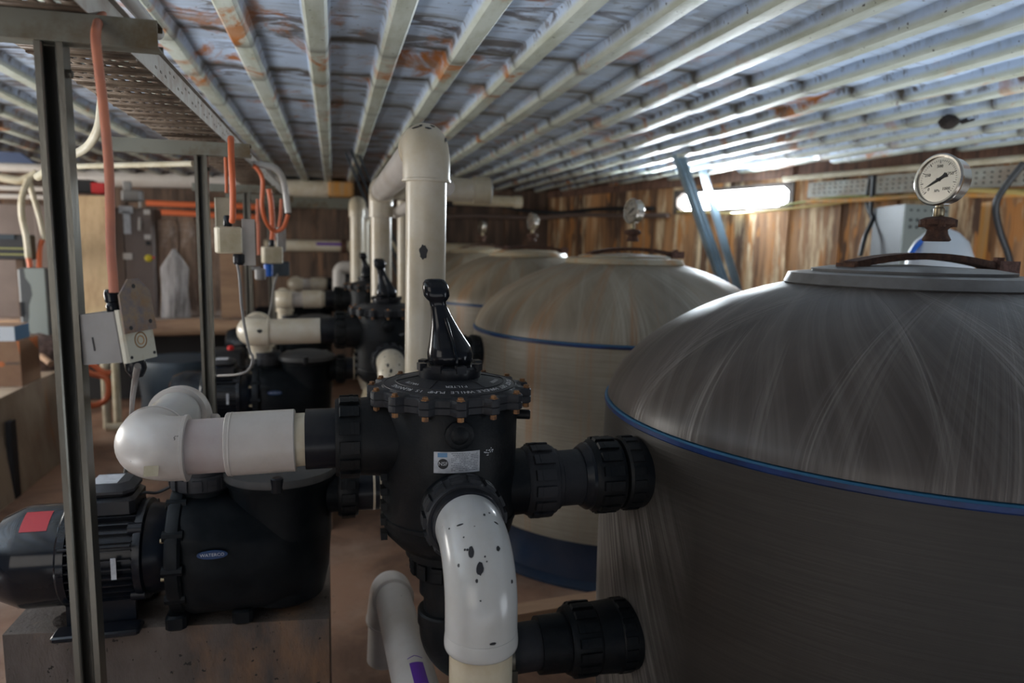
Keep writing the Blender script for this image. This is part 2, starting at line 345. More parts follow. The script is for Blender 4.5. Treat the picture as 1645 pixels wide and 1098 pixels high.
def nut_mb(c,ax,r,l,lugs=12,inner=None):
    """big plastic union nut with raised grip pads; c is the start, runs along ax"""
    mb=MB(); ri=inner or r*.72; b=r*.93
    mb.lathe([(ri,0),(b*.94,0),(b,l*.12),(b,l*.9),(b*.97,l),(ri,l)],c,ax,48)
    for k in range(lugs):
        a=2*PI*k/lugs; w=2*PI/lugs*.31
        mb.lathe([(b*.96,l*.16),(r,l*.2),(r,l*.84),(b*.96,l*.88)],c,ax,4,a-w,a+w)
        mb.lathe([(b*.96,l*.34),(r*1.008,l*.38),(r*1.008,l*.5),(b*.96,l*.54)],c,ax,4,a-w,a+w)
    return mb
def text_geo(txt,size,ext=0):
    cu=bpy.data.curves.new('t','FONT'); cu.body=txt; cu.size=size; cu.align_x='CENTER'; cu.align_y='CENTER'; cu.extrude=ext; cu.resolution_u=2
    ob=bpy.data.objects.new('t',cu); COL.objects.link(ob)
    dg=bpy.context.evaluated_depsgraph_get(); me=bpy.data.meshes.new_from_object(ob.evaluated_get(dg))
    vs=[v.co.copy() for v in me.vertices]; fs=[tuple(p.vertices) for p in me.polygons]
    bpy.data.objects.remove(ob); bpy.data.curves.remove(cu); bpy.data.meshes.remove(me); return vs,fs
def subdiv_fan(vs,fs): return vs,fs
# ================================================================== SETTING
WX=lambda y:4.6-(y-4.0)*.2803           # inner face of the right wall
# floor
mb=MB(); mb.box((0,4.0,-.05),(12.5,13.5,.1)); struct('floor',mb,M['floor'])
# ceiling: ribbed steel deck in overlapping sheets
def build_ceiling():
    P=.285; X0=-5.2; prof=[]
    k0=int((X0+.05)/P)-1
    for k in range(k0,36):
        c=-.05+k*P
        for dx,z in ((-.052,0),(-.046,-.012),(-.040,-.038),(-.030,-.050),(.0,-.052),(.030,-.050),(.040,-.038),(.046,-.012),(.052,0)): prof.append((c+dx,z,k))
        for t in (.25,.5,.75): prof.append((c+.052+(P-.104)*t,.0015*math.sin(PI*t),k))
    joints=[-1.0,3.1,3.68,4.45,5.25,5.95,6.7,7.4,8.1,8.8,9.9]
    vs=[];fs=[];ja=[]; n=len(prof)
    for j in range(len(joints)-1):
        a,b=joints[j],joints[j+1]; m=max(10,int((b-a)/.04)); sl=.008 if j else .004; base=len(vs)
        for i in range(m+1):
            t=i/m; y=a+(b-a)*t
            for (x,z,k) in prof:
                rnd=mnoise.noise(Vector((k*3.7,j*5.1,0))); rib=z<-.02
                yy=y+ (.05*mnoise.noise(Vector((x*1.3,j*9.0,1.0))) if i in(0,m) else 0)
                zz=2.360+z-sl*t + (0 if rib else .0035*math.sin(y*13+rnd*9+2*mnoise.noise(Vector((x*2,y*1.5,2)))) + .004*mnoise.noise(Vector((x*4,y*4,k)))) + (.0 if not rib else .003*mnoise.noise(Vector((k*2.0,y*1.1,5))))
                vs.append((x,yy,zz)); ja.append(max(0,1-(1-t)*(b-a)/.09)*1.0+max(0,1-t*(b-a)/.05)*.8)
        for i in range(m):
            for q in range(n-1):
                v0=base+i*n+q; xm=prof[q][0]; ym=vs[v0][1]
                if xm>WX(ym)+.12: continue
                fs.append((v0,v0+n,v0+n+1,v0+1))
        if j: # riser face of the lap
            pb=base-n
            for q in range(n-1):
                if prof[q][0]>WX(vs[base+q][1])+.12: continue
                fs.append((pb+q,base+q,base+q+1,pb+q+1))
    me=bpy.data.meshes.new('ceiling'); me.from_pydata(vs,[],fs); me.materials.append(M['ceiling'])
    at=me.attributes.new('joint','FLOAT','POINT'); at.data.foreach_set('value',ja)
    me.polygons.foreach_set('use_smooth',[True]*len(me.polygons)); me.set_sharp_from_angle(angle=math.radians(40))
    o=bpy.data.objects.new('ceiling',me); COL.objects.link(o); o['kind']='structure'
    # roof slab above it keeps daylight out
    mb=MB(); mb.box((-.3,4.4,2.45),(9.9,11.0,.08)); struct('trim_1',mb,M['dark'])
build_ceiling()
# right wall, oblique, with a ribbon window; board-wise relief
def wall_boards(y0,y1,z0,z1,hole=None,bw=.16,seed=1):
    mb=MB(); rnd=random.Random(seed); d=Vector((-.2803,1,0)).normalized(); nrm=Vector((-1,-.2803,0)).normalized()
    L=(y1-y0)*math.sqrt(1+.2803**2); u=0; O=Vector((WX(y0),y0,0))
    while u<L:
        w=min(bw*rnd.uniform(.7,1.4),L-u); off=rnd.uniform(-.012,.012)
        segs=[(z0,z1)]
        if hole:
            h0=(hole[0]-y0)*math.sqrt(1+.2803**2); h1=(hole[1]-y0)*math.sqrt(1+.2803**2)
            if u+w>h0 and u<h1:
                w=min(w,(h1-u) if u>=h0 else (h0-u)) if not (u<h0 and h0-u<.02) else w
                if u>=h0-1e-6: segs=[(z0,hole[2]),(hole[3],z1)]
        for a,b in segs:
            p=O+d*u; q=O+d*(u+w+.001)
            pts=[p+nrm*off,q+nrm*off,q-nrm*.08,p-nrm*.08]; mb.prism([(t.x,t.y) for t in pts],a,b)
        u+=max(w,.01)
    return mb
struct('wall_right',wall_boards(-1.0,10.8,0,2.36,hole=(5.83,7.27,1.965,2.155)),M['wall'])
# upper fringe of dark boards over the right wall
def wp(y,z,out=0): return Vector((WX(y)-out*.963,y-out*.27,z))
# window
fr=MB()
def wbox(mb,ya,yb,za,zb,o0,o1):
    pts=[wp(ya,0,o0),wp(yb,0,o0),wp(yb,0,o1),wp(ya,0,o1)]; mb.prism([(p.x,p.y) for p in pts],za,zb); return mb
wbox(fr,5.80,7.30,2.150,2.185,-.06,.02); wbox(fr,5.80,7.30,1.935,1.968,-.06,.02); wbox(fr,5.79,5.84,1.935,2.185,-.06,.02); wbox(fr,7.26,7.31,1.935,2.185,-.06,.02)
# rounded corner gussets
for ya,s in ((5.84,1),(7.26,-1)):
    for za,t in ((1.968,1),(2.15,-1)):
        for k in range(4):
            wbox(fr,*(sorted((ya,ya+s*(.06-.017*k)))),*(sorted((za+t*.012*k,za+t*.012*(k+1)))),-.05,.015)
win=struct('window_1',fr,M['frame'])
pn=MB(); wbox(pn,5.83,7.28,1.96,2.16,-.05,-.045); pane=struct('pane',pn,emis('bright_daylight_pane',(.90,.96,1.0),26.0),win); pane['label']='glowing over-bright window pane'
# far wall
mb=MB(); rnd=random.Random(5); x=-5.2
while x<3.1:
    w=rnd.uniform(.12,.24); mb.box((x+w/2,9.86+rnd.uniform(-.015,.015),1.18),(w-.001,.1,2.36)); x+=w
mb.box((-1.0,9.92,1.18),(8.4,.06,2.36)); struct('wall_far',mb,M['walldark'])
mb=MB(); rnd=random.Random(9); y=.5
while y<9.9:
    w=rnd.uniform(.15,.3); mb.box((-5.15+rnd.uniform(-.01,.01),y+w/2,1.18),(.1,w-.006,2.36)); y+=w
struct('wall_left',mb,M['walldark'])
# low concrete ledge on the left
mb=MB(); mb.prism([(-1.90,3.2),(-1.90,5.72),(-2.1,5.9),(-4.6,5.9),(-4.6,3.2)],0,.60)
mb.v=[Vector((v.x-(.06 if v.z<.1 and v.x>-2.2 else 0)*-1,v.y,v.z)) for v in mb.v]
tag(mb.build('concrete_ledge',M['ledge']),'low rust-stained tan concrete ledge at the left carrying the cardboard box','ledge')

# ================================================================== ONE FILTER SET (tank, valve, pump, pipes), nearest to the camera
S=1.965
TX,TY=1.52,1.62
TR=.80; RZ=1.122
# ---- tank
VX,VY=.252,1.56
def tank():
    t=thing('filter_tank','huge dark grey-brown wound fibreglass filter tank nearest the camera, filling the lower right','tank',(TX,TY,0),'domed filter tanks')
    mb=MB(); prof=[(.785,.20),(.797,.205),(.802,.25)]+[(TR+.003+.008*math.sin(PI*k/8),.25+(RZ-.005-.25)*k/8) for k in range(1,9)]
    mb.lathe([(.5,.20)]+prof+[(.5,RZ-.005)],(TX,TY,0),seg=128); mb.build('tank_wall',[M['cyl1']],t)
    mb=MB(); pr=[]
    for k in range(31):
        q=1-(k/30)**1.6*(1-.30/.80); r=.798*q; z=RZ+.008+.372*max(0,1-(q)**2.0)**.62; pr.append((r,z))
    pr=[(.75,RZ)]+pr+[(.2,pr[-1][1])]
    mb.lathe(pr,(TX,TY,0),seg=128); mb.build('dome',[M['dome1']],t)
    zt=pr[-1][1]
    mb=MB(); mb.lathe([(.75,RZ-.012),(.803,RZ-.012),(.807,RZ-.008),(.807,RZ+.002),(.75,RZ+.003)],(TX,TY,0),seg=128); b=mb.build('ring_seam',M['ring'],t); b['label']='dark blue band where dome meets wall'
    mb=MB(); mb.lathe([(.75,RZ+.002),(.806,RZ+.002),(.803,RZ+.006),(.75,RZ+.007)],(TX,TY,0),seg=128); mb.build('tape_edge',M['ringtop'],b)
    mb=MB(); mb.lathe([(.305,zt-.010),(.318,zt+.000),(.306,zt+.026),(.27,zt+.030),(.26,zt+.030)],(TX,TY,0),seg=96); mb.build('neck',M['neck'],t)
    mb=MB(); mb.lathe([(.245,zt+.028),(.247,zt+.038),(.2,zt+.046),(.001,zt+.054)],(TX,TY,0),seg=64); mb.build('cover',M['neck'],t)
    mb=MB(); mb.lathe([(.66,.0),(.845,.0),(.845,.012),(.80,.03),(.785,.10),(.785,.19),(.795,.205),(.66,.206)],(TX,TY,0),seg=96); mb.build('base_skirt',M['skirt'],t)
    # arched steel clamp across the cover
    mb=MB(); n=20; rings=[]
    for k in range(n+1):
        u=k/n*2-1; x=TX+.045+u*.235; z=zt+.050+.026*(1-u*u); w=.028
        rings.append([Vector((x,TY-w,z-.008)),Vector((x,TY+w,z-.008)),Vector((x,TY+w,z+.010)),Vector((x,TY-w,z+.010))])
    mb.loft(rings); cl=mb.build('clamp_bar',M['rust'],t); cl['label']='rusty arched clamp bar'
    mb=MB(); mb.box((TX+.30,TY,zt+.050),(.07,.075,.036)); mb.lathe([(.014,0),(.014,.012)],(TX+.3,TY,zt+.066),seg=6); mb.build('clamp_block',M['rustpink'],cl)
    mb=MB(); mb.box((TX-.18,TY,zt+.048),(.05,.07,.014)); mb.build('clamp_block',M['rust'],cl)
    # port flanges on the wall
    for z in (1.005,.58):
        mb=MB(); mb.lathe([(.075,-.02),(.086,-.02),(.086,.0),(.088,.06),(.084,.066),(.06,.068)],(.735,VY,z),(-1,0,0),48)
        for k in range(18):
            a=2*PI*k/18; mb.lathe([(.085,.026),(.0905,.030),(.0905,.058),(.085,.062)],(.735,VY,z),(-1,0,0),3,a-.1,a+.1)
        mb.build('port_flange',M['black'],t)
    return t
T1=tank()
# ---- gauge on top
def gauge():
    zt=1.55
    gx,gy=1.535,1.555
    t=thing('pressure_gauge','large round steel pressure gauge on the nearest tank, dial readable','gauge',(gx,gy,zt+.04),'gauges on the tank tops')
    mb=MB(); mb.lathe([(.030,.0),(.034,.004),(.026,.02),(.024,.03),(.030,.036),(.043,.044),(.043,.056),(.03,.062),(.016,.064)],(gx,gy,zt+.035),seg=24)
    for k in range(6):
        a=k*PI/3; mb.lathe([(.010,0),(.010,.018),(.006,.020)],(gx+.036*math.cos(a),gy+.036*math.sin(a),zt+.072),seg=6)
    mb.build('flange_nut',M['rust'],t)
    mb=MB(); mb.lathe([(.011,.06),(.013,.063),(.013,.085),(.009,.088),(.009,.12),(.012,.122),(.012,.135),(.007,.14),(.007,.155)],(gx,gy,zt+.035),seg=16); mb.build('stem',M['brass'],t)
    c=Vector((gx-.004,gy-.002,zt+.192)); n=Vector((-.985,-.165,.05)).normalized()
    mb=MB(); mb.lathe([(.055,-.034),(.060,-.03),(.060,.004),(.066,.008),(.067,.014),(.063,.018),(.058,.0175),(.057,.012)],c,n,56); mb.build('case',M['chrome'],t)
    mb=MB(); mb.lathe([(.057,.010),(.0575,.0115),(.001,.0118)],c,n,48); d=mb.build('dial',M['dial'],t)
    A=Vector((0,0,1)).cross(n).normalized(); B=n.cross(A)   # A: to the right seen from the front
    def P(a,r,h): return c+n*h+A*(r*math.sin(a))+B*(r*math.cos(a))
    mk=MB()
    for k in range(41):
        a=math.radians(-135+270*k/40); r0=.046 if k%5 else .042
        w=.0004 if k%5 else .0008; pts=[]
        for r,s in ((r0,-1),(.050,-1),(.050,1),(r0,1)): pts.append(P(a+s*w/r,r,.0125))
        mk.add(pts,[(0,1,2,3)])
    for k,s in enumerate(('0','250','500','750','1000')):
        a=math.radians(-135+270*k/4); vs,fs=text_geo(s,.011); o=P(a,.034,.0125); mk.add([o+A*v.x+B*v.y for v in vs],fs)
    vs,fs=text_geo('kPa',.010); o=P(PI,.028,.0125); mk.add([o+A*v.x+B*v.y for v in vs],fs)
    mk.build('scale_marks',M['ink'],d)
    nd=MB(); a=math.radians(-120)
    dd=A*math.sin(a)+B*math.cos(a); pp=A*math.cos(a)-B*math.sin(a); o=c+n*.0145
    for q in (0,.0008):
        pass
    pl=[o+dd*.044,o+pp*.0022+dd*.01,o+pp*.0028,o-dd*.014+pp*.003,o-dd*.024+pp*.0065,o-dd*.024-pp*.0065,o-dd*.014-pp*.003,o-pp*.0028,o-pp*.0022+dd*.01]
    nd.loft([pl,[v+n*.0008 for v in pl]]); nd.lathe([(.004,-.002),(.004,.002),(.001,.003)],o,n,16); nd.build('needle',M['ink'],t)
    return t
G1=gauge()
# ---- multiport valve
VX,VY=.252,1.56
def dome_z(r): # upper face of the lid
    return 1.238+.027*(1-min(1,(r/.158))**1.6)
def valve():
    t=thing('multiport_valve','big black multiport valve in sharp focus at centre, silver label and tall lever','valve',(VX,VY,.50),'multiport valves')
    o=(VX,VY,0)
    mb=MB(); mb.lathe([(.10,1.204),(.150,1.204),(.153,1.198),(.152,1.05),(.151,.93),(.145,.905),(.118,.875),(.100,.862),(.098,.845),(.088,.84),(.05,.84)],o,seg=72)
    # necks toward the three side ports
    mb.cyl((VX-.10,VY,1.125),(VX-.205,VY,1.125),.092,.085,48); mb.cyl((VX+.10,VY,1.0),(VX+.185,VY,1.0),.080,.076,48); mb.cyl((VX,VY-.08,1.0),(VX,VY-.175,1.0),.082,.078,48); mb.cyl((VX,VY+.08,.95),(VX,VY+.20,.95),.08,.075,48)
    # shallow casting seam
    mb.lathe([(.150,.935),(.1545,.938),(.1545,.946),(.150,.949)],o,seg=72)
    # webs under the left port
    for k in range(5):
        mb.box((VX-.150,VY-.035,1.045-k*.034),(.014,.03,.016))
    # drain plug boss in front and a sight boss on the right
    mb.lathe([(.031,0),(.031,.018),(.028,.020),(.018,.020),(.017,.012)],(VX-.004,VY-.142,1.160),(0,-1,0),12)
    mb.lathe([(.019,0),(.019,.020),(.012,.024)],(VX-.004,VY-.142,1.160),(0,-1,0),24)
    mb.lathe([(.011,0),(.011,.028),(.009,.03)],(VX+.148,VY-.04,1.172),(.95,-.3,0),16)
    mb.build('body',M['black'],t)
    # lid with scalloped bolt lobes
    mb=MB(); NB=15; PH=-PI/2-.03
    def rl(a): 
        k=((a-PH)*NB/(2*PI))%1; d=min(k,1-k); return .163+.021*(1/(1+math.exp((d-.2)*38)))
    ang=[2*PI*k/(NB*16) for k in range(NB*16)]
    rings=[[Vector((VX+math.cos(a)*(rl(a)*f),VY+math.sin(a)*(rl(a)*f),z)) for a in ang] for f,z in ((.86,1.202),(.985,1.203),(1,1.205),(1,1.217),(.988,1.2185),(1,1.220),(1,1.233),(.985,1.236),(.93,1.2368))]
    rings+=[[Vector((VX+math.cos(a)*r,VY+math.sin(a)*r,dome_z(r))) for a in ang] for r in (.150,.147,.12,.09,.06,.03)]
    mb.loft(rings); lid=mb.build('lid',M['blackdust'],t,angle=30)
    # raised ring lines on the lid
    mb=MB()
    for r in (.1475,.121):
        mb.lathe([(r-.0012,dome_z(r)-.001),(r-.001,dome_z(r)+.0016),(r+.001,dome_z(r)+.0014),(r+.0012,dome_z(r)-.001)],o,seg=72)
    for k in range(6):
        a=-PI/2+PI/6+k*PI/3; p=[Vector((VX+math.cos(a)*r,VY+math.sin(a)*r,dome_z(r)+.0008)) for r in (.062,.08,.1,.119)]; mb.tube(p,.0012,6)
    mb.build('lid_rings',M['blackdust'],lid)
    # lettering, tops of the letters outward
    mb=MB()
    def arc_text(txt,size,r0,ac,sp):
        n=len(txt)
        for i,ch in enumerate(txt):
            if ch==' ': continue
            vs,fs=text_geo(ch,size); a=ac-(i-(n-1)/2)*sp; out=[]
            for v in vs:
                r=r0+v.y; th=a-v.x/r0*1.1; out.append((VX+math.cos(th)*r,VY+math.sin(th)*r,dome_z(r)+.0011))
            mb.add(out,fs)
    arc_text('DO NOT SET HANDLE WHILE PUMP IS RUNNING',.0150,.133,-PI/2+.10,.0715)
    arc_text('FILTER',.0145,.105,-PI/2-.02,.075); arc_text('WASTE',.012,.105,-PI/2-PI/3,.075); arc_text('RINSE',.012,.105,-PI/2+PI/3,.075)
    w=mb.build('lid_lettering',M['lidprint'],lid); w['label']='worn white lettering around the lid'
    for k in range(NB):
        a=PH+2*PI*k/NB; x,y=VX+.173*math.cos(a),VY+.173*math.sin(a); mb=MB()
        mb.lathe([(.003,1.191),(.0075,1.193),(.0075,1.202),(.004,1.204),(.004,1.235),(.0095,1.2355),(.0095,1.2375),(.0065,1.238),(.0065,1.242),(.0045,1.2435)],(x,y,0),seg=6); mb.build('bolt',M['bolt'],lid)
    # hub and handle
    mb=MB(); mb.lathe([(.068,1.252),(.070,1.256),(.070,1.279),(.066,1.283),(.03,1.284)],o,seg=48)
    for k in range(8):
        a=2*PI*k/8+.2; mb.box((0,0,0),(.016,.022,.016),Matrix.Translation((VX+.066*math.cos(a),VY+.066*math.sin(a),1.281))@Matrix.Rotation(a,4,'Z'),)
    mb.build('handle_hub',M['blackpaint'],t)
    mb=MB(); rings=[]
    # (z, half width, half depth, x shift)
    for z,w,d,sx in ((1.262,.044,.034,0),(1.275,.050,.040,0),(1.292,.051,.041,0),(1.312,.046,.036,-.002),(1.335,.037,.027,-.008),(1.36,.0285,.021,-.014),(1.385,.022,.017,-.021),(1.405,.0185,.0155,-.026),(1.418,.0185,.0155,-.029),(1.424,.024,.0185,-.030),(1.432,.0285,.021,-.031),(1.448,.029,.021,-.033),(1.462,.0265,.019,-.035),(1.470,.021,.015,-.036),(1.4725,.014,.01,-.036)):
        z=1.281+(z-1.262)*(1.474-1.281)/(1.4725-1.262)
        rings.append([Vector((VX+sx+w*math.copysign(abs(math.cos(a))**.75,math.cos(a)),VY-.0*z+d*math.copysign(abs(math.sin(a))**.75,math.sin(a)),z)) for a in [2*PI*k/32 for k in range(32)]])
    mb.loft(rings)
    # central web down the front
    fin=[(1.262,.047),(1.29,.052),(1.32,.045),(1.345,.034),(1.365,.026),(1.38,.018)]
    rr=[]
    for z,d in fin:
        z=1.281+(z-1.262)*.917
        sx=-.0 if z<1.31 else -(z-1.31)*.26
        rr.append([Vector((VX+.006+sx+ex,VY-(d*k+(.007 if k>.6 else 0)),z)) for ex,k in ((-.0035,.5),(-.0035,.95),(-.002,1.03),(.002,1.03),(.0035,.95),(.0035,.5))])
    mb.loft(rr); mb.build('handle',M['blackgloss'],t,angle=45)
    # unions
    nut_mb((VX-.190,VY,1.125),(-1,0,0),.092,.062,14).build('union_nut',M['black'],t)
    nut_mb((VX+.175,VY,1.0),(1,0,0),.088,.072,14).build('union_nut',M['blackdust'],t)
    n=nut_mb((VX,VY-.165,1.0),(0,-1,0),.086,.062,14).build('union_nut',M['blackdust'],t)
    mb=MB(); mb.lathe([(.060,0),(.072,0),(.070,.02),(.064,.022),(.064,.03),(.0605,.032)],(VX,VY-.225,1.0),(0,-1,0),48); mb.build('union_tail',M['blackpaint'],n)
    # bottom outlet collar
    nut_mb((VX,VY,.845),(0,0,-1),.089,.05,14).build('union_nut',M['black'],t)
    # label: silver plate wrapped on the body
    def patch(mb,a0,a1,z0,z1,r,n=10):
        pts=[]; 
        for k in range(n+1):
            a=math.radians(a0+(a1-a0)*k/n)
            for rr_ in (r,): pts.append((VX+rr_*math.cos(a),VY+rr_*math.sin(a),z0)); pts.append((VX+rr_*math.cos(a),VY+rr_*math.sin(a),z1))
        mb.add(pts,[(2*k,2*k+2,2*k+3,2*k+1) for k in range(n)])
    mb=MB(); mb.lathe([(.1515,1.079),(.1532,1.079),(.1532,1.1245),(.1515,1.1245)],(VX,VY,0),(0,0,1),14,0,1) if False else None
    patch(mb,-111,-74.5,1.079,1.1245,.1535,16); lb=mb.build('data_label',M['label'],t); lb['label']='worn silver certification label'
    mb=MB(); patch(mb,-108,-100.5,1.113,1.1225,.1538,4); mb.build('label_print',M['labelblue'],lb)
    # round mark
    mb=MB(); pts=[(VX+.1540*math.cos(math.radians(-103.7)),VY+.1540*math.sin(math.radians(-103.7)),1.099)]
    for k in range(33):
        q=2*PI*k/32; a=math.radians(-103.7)+.0110*math.cos(q)/.154; pts.append((VX+.1540*math.cos(a),VY+.1540*math.sin(a),1.099+.0110*math.sin(q)))
    mb.add(pts,[(0,k,k+1) for k in range(1,33)]); mb.build('label_print',M['labelblack'],lb)
    def wrap(txt,size,ac,zc,r,bold=1.0):
        vs,fs=text_geo(txt,size); m=MB(); m.add([(VX+r*math.cos(math.radians(ac)+v.x*bold/r),VY+r*math.sin(math.radians(ac)+v.x*bold/r),zc+v.y) for v in vs],fs); return m
    wrap('NSF',.0115,-103.7,1.099,.1543).build('label_print',M['white'],lb)
    mb=MB()
    for r_ in range(11):
        z=1.1205-r_*.0036; a=-97.5
        rnd=random.Random(r_)
        while a<-76.5:
            w=rnd.uniform(.6,2.2)
            if rnd.random()<.8: patch(mb,a,min(a+w,-76),z-.0006,z+.0006,.1538,1)
            a+=w+.35
    mb.build('label_print',M['labelink'],lb)
    mb=MB(); rnd=random.Random(3)
    for k in range(16):
        a=-71+rnd.uniform(0,9); z=1.114+(a+71)*.0009+rnd.uniform(-.006,.006); patch(mb,a,a+rnd.uniform(.5,2.2),z-.001,z+.0012,.1537,1)
    mb.build('torn_sticker',M['label'],t)
    return t
V1=valve()
# ---- pipes from valve to tank
def port_pipes():
    t=thing('union_pipe','short dusty black pipe with ribbed unions from upper valve port to nearest tank','pipe',(.58,VY,.93),'upper tank connections')
    mb=MB(); mb.cyl((.49,VY,1.0),(.62,VY,1.003),.066,.066,48); mb.lathe([(.069,0),(.072,.002),(.072,.010),(.069,.012)],(.50,VY,1.0),(1,0,0),48); mb.build('pipe',M['blackdust'],t)
    nut_mb((.588,VY,1.004),(1,0,0),.092,.074,16,.06).build('union_nut',M['black'],t)
    mb=MB(); mb.lathe([(.06,0),(.070,0),(.080,.014),(.080,.022),(.06,.022)],(.566,VY,1.003),(1,0,0),48); mb.build('union_nut',M['blackpaint'],t)
    u=thing('lower_pipe','black pipe dropping from the front valve and turning into the nearest tank low down','pipe',(VX,VY,.50),'lower tank connections')
    mb=MB(); mb.cyl((VX,VY,.80),(VX,VY,.66),.056,.056,40); mb.lathe([(.056,0),(.066,.002),(.066,.05),(.056,.052)],(VX,VY,.745),seg=40); mb.build('pipe',M['black'],u)
    mb=MB(); mb.tube(arc((VX,VY,.70),(VX,VY,.575),(.40,VY,.575),.085,14),.066,40); mb.lathe([(.066,0),(.070,.002),(.070,.03),(.066,.034)],(VX,VY,.67),seg=40); mb.build('elbow',M['black'],u)
    mb=MB(); mb.cyl((.39,VY,.575),(.52,VY,.58),.058,.058,40); mb.build('pipe',M['blackdust'],u)
    # bolted clamp on the elbow outlet
    mb=MB(); mb.lathe([(.060,0),(.078,0),(.078,.016),(.060,.016)],(.385,VY,.575),(1,0,0),40)
    mb.box((.39,VY-.072,.545),(.03,.025,.05)); mb.build('clamp_ring',M['galv'],u)
    mb=MB(); mb.lathe([(.058,0),(.068,0),(.070,.07),(.058,.07)],(.475,VY,.578),(1,0,0),40); mb.build('adapter',M['black'],u)
    nut_mb((.545,VY,.582),(1,0,0),.090,.080,16,.06).build('union_nut',M['black'],u)
    mb=MB(); mb.cyl((.62,VY,.58),(.67,VY,.58),.085,.088,48); mb.build('adapter',M['black'],u)
    return t,u
P1,PL1=port_pipes()
# ---- white PVC elbow in front of the valve, running down
def front_elbow():
    t=thing('white_elbow_pipe','glossy white elbow with black paint spots hanging on the front of the central valve','pipe',(VX,1.175,.0),'white elbows on the valve fronts')
    mb=MB(); path=arc((VX,VY-.235,1.0),(VX,1.182,1.0),(VX,1.176,.832),.108,18); mb.tube(path,.0655,56)
    mb.lathe([(.0650,0),(.0668,.003),(.0672,.012),(.0655,.03)],(VX,1.176,.8315),(0,0,1),56); mb.lathe([(.058,0),(.0655,.0)],(VX,1.176,.8315),(0,0,1),56)
    mb.cur=1
    # paint drops
    spots=[(757,888,5,9),(771,914,5.5,11),(766,934,2.2,3),(800,882,3.5,4.5),(751,884,2,2),(747,884,1.6,2),(737,909,2,3),(779,895,1.5,1.5),(822,935,2.5,3),(834,938,1.5,2),(792,1035,5,2.2),(778,828,2,2.5),(786,825,1.5,1.5),(797,841,3.5,1.6),(745,864,1.3,1.3),(735,1041,1.8,1.2),(772,966,1.4,1.4),(739,844,6,1.6),(722,850,1.5,1.5),(782,903,1.2,1.2)]
    cpt=[path[0]]; 
    for px,py,rx,ry in spots:
        # drop lies on the elbow's skin where the sight line meets it
        a=(px-822.5)/F; b=-(py-549)/F; d=(FW+RT*a+UP*b); d.normalize(); best=None
        s=.9
        while s<1.5:
            p=CAM+d*s; dist=1e9
            for i in range(len(path)-1):
                ab=path[i+1]-path[i]; k=max(0,min(1,(p-path[i]).dot(ab)/max(ab.length_squared,1e-9))); q=path[i]+ab*k
                if (p-q).length<dist: dist=(p-q).length; nq=q
            if dist<.0656: best=(p,(p-nq).normalized()); break
            s+=.001
        if best:
            p,n=best; A=(RT-n*RT.dot(n)).normalized(); B=n.cross(A); w=rx/F*s; h=ry/F*s
            if B.dot(UP)<0: B=-B
            rnd=random.Random(px); ring=[]
            for k in range(14):
                q=2*PI*k/14; f=rnd.uniform(.85,1.12); ring.append(p+n*.0004+A*(w*f*math.cos(q))+B*(h*f*math.sin(q)))
            mb.loft([ring,[v+n*.0006 for v in ring]])
    e=mb.build('elbow',[M['pvcgloss'],M['ink']],t)
    mb=MB(); mb.pipe((VX+.001,1.176,.42),(VX,1.176,.855),.0575); p=mb.build('pipe',M['pvcy'],t); p['label']='yellowed pipe below the elbow'
    elbow_mb((VX+.001,1.176,.46),(VX,1.176,.35),(VX+.12,1.176,.35),rs=.0665,R=.066).build('elbow',M['pvc'],t)
    mb=MB(); mb.tube(arc((VX+.09,1.176,.35),(VX+.27,1.176,.35),(VX+.27,1.176,.001),.08,8),.0575,32); mb.build('pipe',M['pvc'],t)
    return t
E1=front_elbow()
# ---- PVC run to the left of the valve and back to the pump
LZ=1.120
def left_run():
    t=thing('pvc_pipe_run','thick white pipe run from central valve leftwards with elbow, coupling and tape mark','pipe',(-.35,1.76,.95),'white pipe runs from valves to pumps')
    mb=MB(); mb.lathe([(.05,0),(.0655,.0),(.0655,.075),(.05,.075)],(-.062,VY,LZ+.004),(1,0,0),48); mb.build('adapter',M['blackpaint'],t)
    mb=MB(); mb.pipe((-.095,VY,LZ+.003),(-.06,VY,LZ+.004),.0575); p=mb.build('pipe',M['pvcy'],t); p['label']='yellowed pipe stub'
    mb=MB(); mb.pipe((-.222,VY,LZ),(-.083,VY,LZ+.003),.067,.010,56); mb.lathe([(.0672,0),(.068,.001),(.068,.003),(.0672,.004)],(-.214,VY,LZ),(1,0,0),56); mb.build('coupling',M['pvc'],t)
    mb=MB(); mb.pipe((-.33,VY,LZ-.003),(-.20,VY,LZ),.0575); p=mb.build('pipe',M['pvcpink'],t); p['label']='pipe with pink primer smears'
    e=elbow_mb((-.298,VY,LZ-.004),(-.386,VY,LZ-.004),(-.386,VY+.105,LZ-.004),rs=.0672,R=.070).build('elbow',M['pvc'],t)
    mb=MB(); mb.box((0,0,0),(.027,.0006,.021),Matrix.Translation((-.356,VY-.0660,LZ-.030))@Matrix.Rotation(-.45,4,'X')); mb.build('tape_patch',M['cream'],e)
    mb=MB(); mb.pipe((-.386,VY+.09,LZ-.004),(-.380,1.93,LZ-.006),.0575); mb.build('pipe',M['pvcgloss'],t)
    e=elbow_mb((-.382,1.875,LZ-.006),(-.380,1.972,LZ-.006),(-.378,1.972,LZ-.13),rs=.0672,R=.070)
    e.lathe([(.012,0),(.012,.02),(.009,.024)],(-.318,1.95,LZ-.035),(1,-.3,0),16); e.build('elbow',M['pvc'],t)
    mb=MB(); mb.pipe((-.378,1.972,.93),(-.378,1.972,LZ-.11),.0575); mb.build('pipe',M['pvc'],t)
    return t
L1=left_run()
